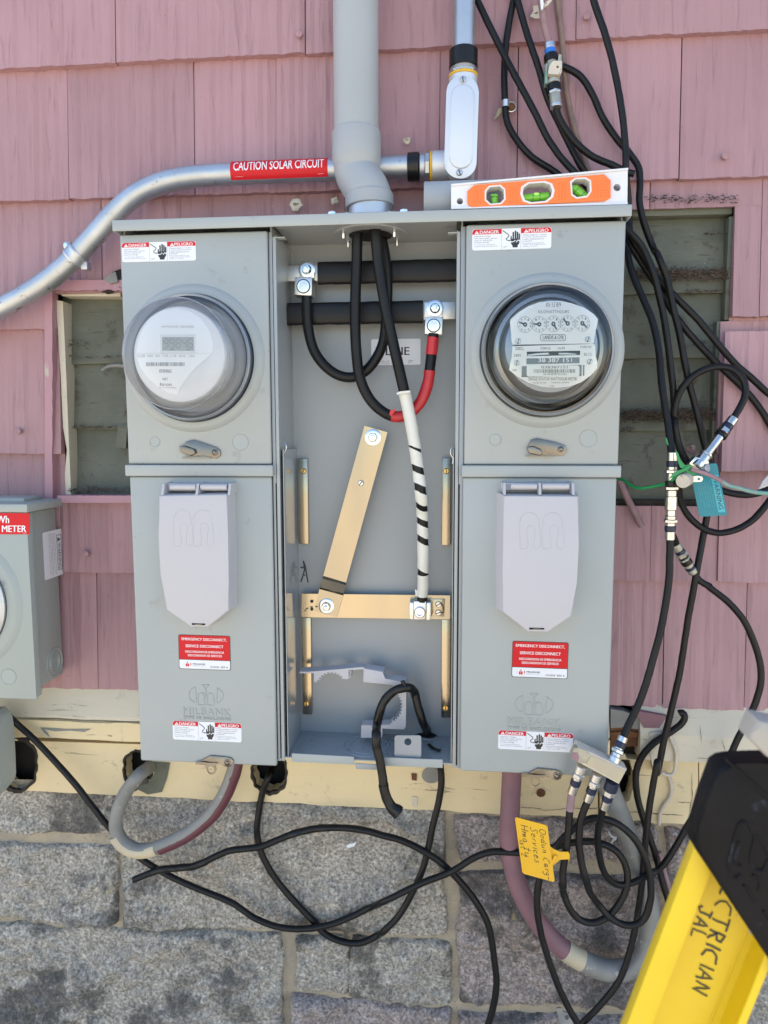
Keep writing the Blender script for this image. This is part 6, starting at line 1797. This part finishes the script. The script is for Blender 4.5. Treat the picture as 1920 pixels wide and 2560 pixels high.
hw = {'O': [[(7, 0), (3, 3), (1, 10), (3, 16), (7, 19), (12, 16), (14, 9), (12, 3), (7, 0)]], 'o': [[(5, 8), (1, 12), (2, 17), (6, 18), (9, 14), (8, 9), (5, 8)]], 'd': [[(8, 9), (3, 9), (1, 14), (3, 18), (8, 16), (10, 0), (9, 14), (12, 18)]],
      'u': [[(1, 8), (1, 15), (4, 18), (8, 15), (9, 8), (9, 15), (11, 18)]], 'n': [[(1, 8), (2, 18), (3, 11), (7, 8), (9, 12), (10, 18)]], 'C': [[(14, 1), (6, 2), (1, 9), (3, 16), (10, 19)]], 'a': [[(8, 9), (3, 9), (1, 14), (4, 18), (8, 13), (8, 9), (9, 15), (12, 18)]],
      'r': [[(1, 8), (2, 18), (3, 11), (7, 8)]], 'g': [[(8, 9), (3, 9), (1, 13), (4, 16), (8, 13), (8, 9), (9, 20), (6, 26), (1, 24)]], 'S': [[(12, 1), (6, 0), (3, 4), (8, 9), (10, 14), (6, 19), (0, 17)]], 'e': [[(2, 13), (8, 12), (7, 8), (3, 9), (1, 14), (4, 18), (9, 17)]],
      'v': [[(1, 8), (4, 18), (9, 8)]], 'i': [[(3, 8), (4, 18)], [(3, 4), (3.5, 5)]], 'c': [[(8, 9), (3, 9), (1, 14), (4, 18), (9, 16)]], 's': [[(8, 8), (3, 9), (4, 12), (8, 14), (6, 18), (0, 17)]], 'H': [[(1, 1), (2, 19)], [(12, 0), (12, 18)], [(1, 10), (13, 9)]],
      'm': [[(1, 8), (1, 18), (3, 10), (6, 9), (7, 18), (9, 10), (12, 9), (13, 18)]], 't': [[(5, 1), (4, 16), (8, 18)], [(0, 7), (10, 6)]], '1': [[(4, 1), (4, 18)]], '2': [[(1, 4), (5, 1), (8, 5), (1, 18), (9, 17)]], '-': [[(1, 11), (9, 11)]],
      'L': [[(2, 1), (2, 18), (11, 17)]], 'E': [[(10, 1), (2, 1), (2, 18), (11, 17)], [(2, 9), (9, 9)]], 'T': [[(0, 1), (14, 0)], [(7, 1), (7, 18)]], 'R': [[(2, 18), (2, 1), (9, 2), (9, 8), (2, 10), (11, 18)]], 'I': [[(3, 1), (3, 18)]], 'A': [[(0, 18), (6, 1), (11, 18)], [(2, 12), (10, 12)]], 'N': [[(1, 18), (2, 1), (10, 18), (11, 0)]], 'J': [[(2, 1), (11, 1)], [(8, 1), (8, 14), (3, 18), (0, 14)]]}
def handwriting(body, u0, v0, scale, wd, adv=14):
    """text running down the sheet (letters turned a quarter right); u = across, v = along"""
    out = []
    x = 0
    for ch in body:
        if ch == ' ': x += adv*.7; continue
        for st_ in hw[ch]:
            q_ = []
            for i_ in range(len(st_)-1):
                (a0_, b0_), (a1_, b1_) = st_[i_], st_[i_+1]
                q_ += [(a0_+(a1_-a0_)*t_/3, b0_+(b1_-b0_)*t_/3) for t_ in range(3)]
            q_.append(st_[-1])
            jt_ = random.random()*40
            out.append(stroke_poly([(u0-(b+1.1*noise.noise(Vector((a*.22, b*.22, jt_)))+.12*a)*scale, v0+(x+a+1.3*noise.noise(Vector((a*.2, b*.2, jt_+7)))-.10*b)*scale) for a, b in q_], wd*random.uniform(.8, 1.15)))
        x += max(a for s_ in hw[ch] for a, b in s_)+3.5
    return out
shapes('handwriting', handwriting('Oodun Carg-', 335, 60, 3.75, 6.5), yf, .0011, MT['black_print'], yp)
shapes('handwriting', handwriting('Services', 240, 70, 4.2, 7), yf, .0011, MT['black_print'], yp)
shapes('handwriting', handwriting('Hmo tu', 140, 70, 4.4, 7), yf, .0011, MT['black_print'], yp)
shapes('handwriting', handwriting('1st 2', 85, 240, 3.6, 6), yf, .0011, MT['black_print'], yp)

# ------------------------------------------------------------------ loops and loose cables low on the wall
lo_, lpth = cable('old_service_cable', 'fat old cable looping at the left, patched grey, cream and maroon', [W('I', 690, 120, .02), W('I', 655, 190, -.005)]+P('I', -.058, 600, 240, 545, 310, 510, 390, 500, 460, 525, 520, 580, 557, 640, 560, 715, 535, 790, 500, 860, 452, 920, 395, 968, 320, 998, 250, 1015, 190)+[W('I', 1018, 120, -.05)], dist('I', 480, 400, 535, 400, -.035)/2*.98, 'grey_old', loc=W('I', 655, 190, 0))
rlo = dist('I', 480, 400, 535, 400, -.035)/2
ta, tb_ = pick(lpth, 'I', 500, 470, -.035), pick(lpth, 'I', 720, 532, -.035)
tube('cream_paint', [p+Vector((-.0024, -.0010, -.0024)) for p in sub(lpth, ta, tb_)], rlo*1.0, MT['cream_old'], lo_, 16, raw=True, wob=.03)
tube('maroon_paint', [p+Vector((.0026, -.0010, -.0020)) for p in sub(lpth, tb_, 1)], rlo*.92, MT['maroon'], lo_, 16, raw=True, wob=.03)
bg_, bp_ = cable('big_service_cable', 'very fat old mauve and grey cable hanging in a deep loop behind the coax cables', [W('J', 555, 150, -.066)]+P('J', -.062, 552, 240, 545, 380, 540, 500, 553, 620, 590, 740, 650, 850, 720, 940, 790, 1000, 880, 1050, 970, 1082, 1060, 1070, 1125, 1010, 1148, 920, 1140, 800, 1110, 680, 1075, 560, 1030, 440, 985, 330, 960, 270, Y1=-.056)+[W('J', 945, 230, -.01)], dist('J', 498, 500, 582, 500, -.05)/2, 'mauve_old', loc=W('J', 552, 240, -.05), seg=24)
rb_ = dist('J', 498, 500, 582, 500, -.05)/2
t1, t2 = pick(bp_, 'J', 760, 985, -.045), pick(bp_, 'J', 830, 1030, -.045)
tube('cream_paint', sub(bp_, t1, t2), rb_*1.06, MT['cream_old'], bg_, 24, raw=True, wob=.03)
tube('bare_grey_length', sub(bp_, t2, 1), rb_*1.05, MT['grey_old'], bg_, 24, raw=True, wob=.03)
gl = 'loose black leads in front of the stones'
ca, cpa = cable('black_lead', 'black lead from the burnt hole looping across the stones up to the bay floor', [W('I', 1175, 215, .02)]+P('I', -.020, 1160, 245, 1135, 310, 1118, 400, 1110, 480, 1128, 570, 1180, 670, 1260, 770, 1345, 860, 1400, 920, 1480, 958, 1560, 962, 1640, 925)+P('J', -.045, 0, 912, 60, 850, 120, 750, 165, 650, 190, 560, 210, 460, 235, 360, 248, 270, 245, 205)+[W('J', 240, 150, -.06)], .0052, 'rubber', loc=W('I', 1160, 245, 0), group=gl, wob=.05)
cb_, cpb = cable('black_lead', 'black lead with its cut end at the left, dropping out of frame at the bottom', P('I', -.050, 578, 690, 640, 665, 700, 645, 760, 640, 850, 628, 930, 590, 990, 565, 1060, 556, 1130, 546, 1200, 518, 1280, 488, 1380, 468, 1480, 466, 1580, 478, 1659, 500)+P('J', -.050, 60, 515, 160, 560, 250, 620, 330, 700, 400, 790, 448, 880, 466, 960, 478, 1050, 486, 1130, 478, 1210, 455, 1300, 420, 1400)+P('X', -.05, 1170, 2900, 1130, 3650), .0053, 'rubber', group=gl, wob=.04)
for ts in ((.02, .075), (.16, .2), (.66, .7)):
    tube('worn_jacket', sub(cpb, *ts), .0056, MT['tape_black'], cb_, 10, raw=True, wob=.2)

# small metal hook at the bottom edge
hk_ = thing('metal_bracket', 'small zinc bracket with a hole poking up at the bottom edge', 'bracket', W('J', 790, 1290, -.03))
plate('plate', FC('J', -.045), [(745, 1248), (765, 1244), (775, 1262), (815, 1270), (812, 1400), (790, 1420), (765, 1330)], -.003, 0, MT['galv_plain'], hk_, [circ(791, 1284, 10, 11, 14)])
for k_, (c, pts) in enumerate((('N', [(1222, 1140), (1240, 1138), (1262, 1175), (1300, 1190), (1322, 1190), (1312, 1222), (1280, 1240), (1262, 1280), (1258, 1270), (1275, 1232), (1295, 1212), (1262, 1196), (1238, 1170)]), ('I', [(1495, 545), (1510, 535), (1530, 532), (1540, 525), (1532, 545), (1512, 552), (1500, 552)]))):
    o = plate('dropping_streak' if False else 'paint_drip', FC(c, -.020 if c == 'N' else -.016), pts, -.004, 0, MT['level_white'], None)
    tag(o, ('white splash of dried paint on the mauve stone inside the coax loops', 'white fleck of dried paint on the grey stone under the middle bay')[k_], 'paint splash')

# ------------------------------------------------------------------ kWh meter box at the left edge
YK = -.118
kb = thing('meter_box', 'grey steel meter box with a red METER sign, cut off by the left edge', 'meter box', W('X', 20, 1745, -.06))
kx1 = (W('R', 225, 200, YK).x+W('R', 256, 1560, YK).x)/2
kz1, kz0 = W('R', 150, 185, YK).z, W('R', 150, 1568, YK).z
kzt = W('R', 120, 118, YK).z
kx0 = kx1-.32
KBk = -.022
bm = bmesh.new()
bmbox(bm, kx0+.001, kx1-.012, YK+.001, KBk, kz0+.006, kz1-.002, .002)
bmbox(bm, kx0, kx1-.0006, YK, YK+.016, kz0, kz1, .0028, 3)
put('box_shell', frombm(bm), MT['old_enamel'], kb, 40)
box('cover_front', kx0, kx1, YK-.0016, YK-.0001, kz0-.0012, kz1, MT['old_enamel'], kb, .0012)
box('lid_cap', kx0, kx1+.003, YK-.004, KBk-.002, kz1+.0005, kzt, MT['old_enamel'], kb, .0022)
pbox('hub_plate', 'R', -120, 74, 180, 118, -.085, -.035, MT['old_enamel'], kb, .002)
km = W('R', -330, 858, YK)
kr = .0830
lathe('pressed_ring', [(.1080, 0), (.1060, .0016), (.0980, .006), (.0955, .0066), (kr+.001, .0066), (kr+.001, 0)], km, (0, -1, 0), MT['old_enamel'], kb, 96, 60)
lathe('sealing_band', [(kr, 0), (kr, .011), (kr-.004, .014), (kr-.0065, .013), (kr-.0085, .0138), (kr-.0100, .011), (kr-.0100, .002)], km, (0, -1, 0), MT['galv_plain'], kb, 96)
lathe('meter_face', [(kr-.0098, .006), (kr-.016, .0062), (kr-.017, .009), (0, .009)], km, (0, -1, 0), MT['meter_face_grey'], kb, 72)
km2 = FC('R', YK-.0094)
letters('face_print', [('CL200', 4, 700, 30, 740, 0), ('kWh 240V', 0, 760, 44, 776), ('FM 2S', 0, 790, 40, 804), ('3W 60Hz', 0, 840, 44, 856), ('Caution', 0, 884, 40, 898)], km2, .0001, MT['grey_print'], kb, 0)
ks = W('R', 0, 188, YK-.002)
sgn = FC('R', YK-.0017)
sg = plate('meter_sign', sgn, [(-260, 186), (222, 188), (222, 346), (-260, 344)], 0, .0005, MT['label_red'], kb)
letters('lettering', [('PV kWh', -135, 208, 68, 262)], sgn, .0007, MT['white_print'], sg, .02)
letters('lettering', [('METER', 16, 280, 196, 328)], sgn, .0007, MT['white_print'], sg, .02)
letters('lettering', [('596-00', 174, 333, 200, 339)], sgn, .0007, MT['white_print'], sg, .0)
lathe('knockout', [(.0125, -.0002), (.0122, .0005), (.0118, .0005), (.0114, -.0002), (.011, .0003), (0, .0003)], W('R', 65, 1410, YK-.0016), (0, -1, 0), MT['old_enamel'], kb, 40, 50)
# things on the box's right side (plane x = const)
sx = kx1-.0118
def side_pt(c, x, y):
    ox_, oy_, s_ = CR[c]
    px, py = ox_+x*s_, oy_+y*s_
    d = _fw+_r2*((px-960)/FPX)-_u2*((py-1280)/FPX)
    return CAMP+d*((sx-CAMP.x)/d.x)
q1, q2 = side_pt('R', 418, 500), side_pt('R', 420, 500)
s0, s1, s2 = side_pt('R', 316, 335), side_pt('R', 455, 312), side_pt('R', 330, 692)
yn, yf_ = s0.y, s1.y
zA, zB_ = (s0.z), (s2.z)
lf_ = Fr(Vector((sx, yn, zA)), Vector((0, yf_-yn, 0)), Vector((0, 0, zB_-zA)), 140, 355)
lf_.n = Vector((1, 0, 0))
wl = plate('warning_label', lf_, rrect(0, 0, 140, 355, 8), .0001, .0006, MT['label_white'], kb)
plate('warning_field', lf_, [(98, 42), (134, 42), (134, 312), (98, 312)], .0006, .0008, MT['label_white'], wl)
ro, ri = [(98, 42), (134, 42), (134, 312), (98, 312)], [(101, 46), (131, 46), (131, 308), (101, 308)]
shapes('frame_line', [[ro[i], ro[(i+1) % 4], ri[(i+1) % 4], ri[i]] for i in range(4)], lf_, .0010, MT['black_print'], wl)
letters('lettering', [('WARNING', 106, 104, 126, 300, 90)], lf_, .0010, MT['black_print'], wl, .02)
shapes('warning_triangle', [[(105, 60), (105, 96), (127, 78)][::-1]], lf_, .0010, MT['black_print'], wl)
letters('lettering', [('This product can expose you to chemicals including', 84, 20, 91, 335, 90), ('Chromium (hexavalent) compounds, which are known', 73, 20, 80, 335, 90), ('to the State of California to cause cancer and', 62, 20, 69, 335, 90), ('birth defects or other reproductive harm. For more', 51, 20, 58, 335, 90), ('information go to www.P65Warnings.ca.gov.', 40, 20, 47, 330, 90)], lf_, .0007, MT['grey_print'], wl, 0)
ck = side_pt('R', 409, 1300)
kr0 = abs(side_pt('R', 470, 1300).y-side_pt('R', 345, 1300).y)/2*.93
for r_ in (kr0, kr0*.66, kr0*.48):
    lathe('knockout_ring', [(r_+.0012, -.0004), (r_+.0004, .0008), (r_-.0004, .0008), (r_-.0012, -.0004)], ck, (1, 0, 0), MT['old_enamel'], kb, 56, 50)
sl_ = side_pt('R', 278, 1420)
box('latch_slot', sx-.0005, sx+.0004, sl_.y-.0015, sl_.y+.0015, sl_.z-.009, sl_.z+.009, MT['dark'], kb)
# conduit fitting below the box
YF2 = -.105
cf = thing('conduit_elbow_box', 'grey plastic conduit fitting hanging below the left meter box', 'conduit fitting', W('R', 20, 1900, -.07))
x1 = W('R', 44, 1620, -.04).x
bm = bmesh.new(); bmbox(bm, x1-.06, x1, YF2+.006, -.035, W('R', 20, 1690, YF2).z, kz0+.002, .010, 4)
put('hub', frombm(bm), MT['old_enamel'], cf, 50)
x1 = W('R', 120, 1900, YF2).x
pts = [(-160, 1650), (40, 1630), (72, 1660), (92, 1700), (105, 1780), (116, 2000), (120, 2130), (112, 2170), (40, 2260), (0, 2290), (-160, 2300)]
plate('body', FC('R', -.060), pts, 0, .042, MT['old_enamel'], cf, bev=.005, seg=4)
plate('lid_seam', FC('R', YF2), [(-42, 2040), (-37, 2040), (-24, 2300), (-32, 2300)], .0001, .0004, MT['dark'], cf)

# ------------------------------------------------------------------ stepladder close to the camera
YL = -.60
ld_ = thing('stepladder', 'yellow fibreglass stepladder with a black top cap leaning in at the lower right', 'stepladder', W('Q', 500, 2212, YL))
A0, B0 = W('Q', 470, 1030, YL), W('Q', 20, 2212, YL)
dv = (B0-A0).normalized()                         # down the rail
ac = Vector((-dv.z, 0, dv.x)); ac = ac if ac.x > 0 else -ac
wr = (W('Q', 830, 2212, YL)-B0).dot(ac)
n_ = Vector((0, -1, 0))
a0 = A0-dv*.012
secp = [(.0, 0), (.0172, 0), (.0172, -.003), (.0065, -.003), (.0115, -.024), (wr-.0035, -.024), (wr-.0035, -.003), (wr-.006, -.003), (wr-.006, 0), (wr, 0), (wr, -.0275), (.0085, -.0275)]
V, F = [], []
L_ = (a0.z-GZ)/(-dv.z)-.004
for t in (0, L_):
    for u, d in secp: V.append(a0+dv*t+ac*u+n_*d)
m_ = len(secp)
for i in range(m_): F.append((i, (i+1) % m_, m_+(i+1) % m_, m_+i))
F += [tuple(range(m_)), tuple(range(m_, 2*m_))]
bm = bmesh.new()
me = pyd(V, F)
bm.from_mesh(me)
bmesh.ops.bevel(bm, geom=[e for e in bm.edges if abs((e.verts[0].co-e.verts[1].co).normalized().dot(dv)) > .99], offset=.0009, segments=2, affect='EDGES', profile=.5)
bm.to_mesh(me); bm.free()
rail = put('side_rail', me, MT['ladder_yellow'], ld_, 40)
# raised rib on the web
r1 = a0+ac*(wr*.86)+n_*(-.0238)
V = []
for t in (0, L_):
    for u, d in ((0, 0), (.001, .0012), (.002, 0)): V.append(r1+dv*t+ac*u+n_*d)
put('web_rib', pyd(V, [(0, 1, 4, 3), (1, 2, 5, 4)]), MT['ladder_yellow'], ld_)
# marker writing on the web
YW = YL+.0238-.0004
wo = W('Q', 800, 1300, YW)
wf = Fr(wo, W('Q', 800, 1300, YW)-W('Q', 690, 1262, YW), W('Q', 560, 2140, YW)-wo, 110, 870)
shapes('handwriting', [s_ for s_ in handwriting('ELECTRICIAN', -18, -150, 6.1, 13, 14)], wf, 0, MT['black_print'], rail)
wo2 = W('Q', 600, 1470, YW)
wf2 = Fr(wo2, W('Q', 800, 1300, YW)-W('Q', 690, 1262, YW), W('Q', 560, 2140, YW)-wo, 110, 870)
shapes('handwriting', handwriting('JAL', 0, -20, 5.4, 12, 14), wf2, 0, MT['black_print'], rail)
plate('scuff', wf, blob(128, 235, 26, 30, seed=5), 0, .0003, MT['chipped_cream'], rail)
# black top cap
capf = FC('Q', YL-.012)
cap = [(672, 452), (735, 440), (900, 434), (1180, 430), (1235, 520), (1240, 1800), (1190, 1960), (1100, 1960), (970, 1765), (484, 1036), (460, 972), (494, 872), (548, 690), (602, 545), (626, 482)]
tc = plate('top_cap', capf, cap, -.016, .004, MT['ladder_black'], ld_, bev=.005, seg=3)
ol = [[(760, 840), (740, 900), (705, 1040), (690, 1110), (700, 1170), (740, 1205), (765, 1180)], [(760, 840), (790, 820), (830, 850), (850, 900)], [(760, 960), (740, 1110), (770, 1120)], [(850, 900), (930, 980), (960, 1060)], [(870, 920), (840, 1100), (860, 1140), (920, 1150), (950, 1080)], [(790, 1250), (830, 1300), (870, 1370)], [(850, 1180), (900, 1220), (890, 1290)], [(920, 1420), (1000, 1520)]]
tubes('embossed_mark', [[capf.pt(u, v, .0042) for u, v in l] for l in ol], .0011, MT['ladder_black'], tc, 6, .004)
plate('cap_ridge', capf, [(650, 400), (665, 396), (1150, 820), (1150, 850)], .0035, .0058, MT['ladder_black'], tc)
br_ = plate('hinge_plate', FC('Q', YL-.030), [(908, 165), (1100, 205), (1200, 300), (1200, 560), (965, 415), (850, 300), (868, 250)], -.02, 0, MT['chipped_alu'], ld_, bev=.003)
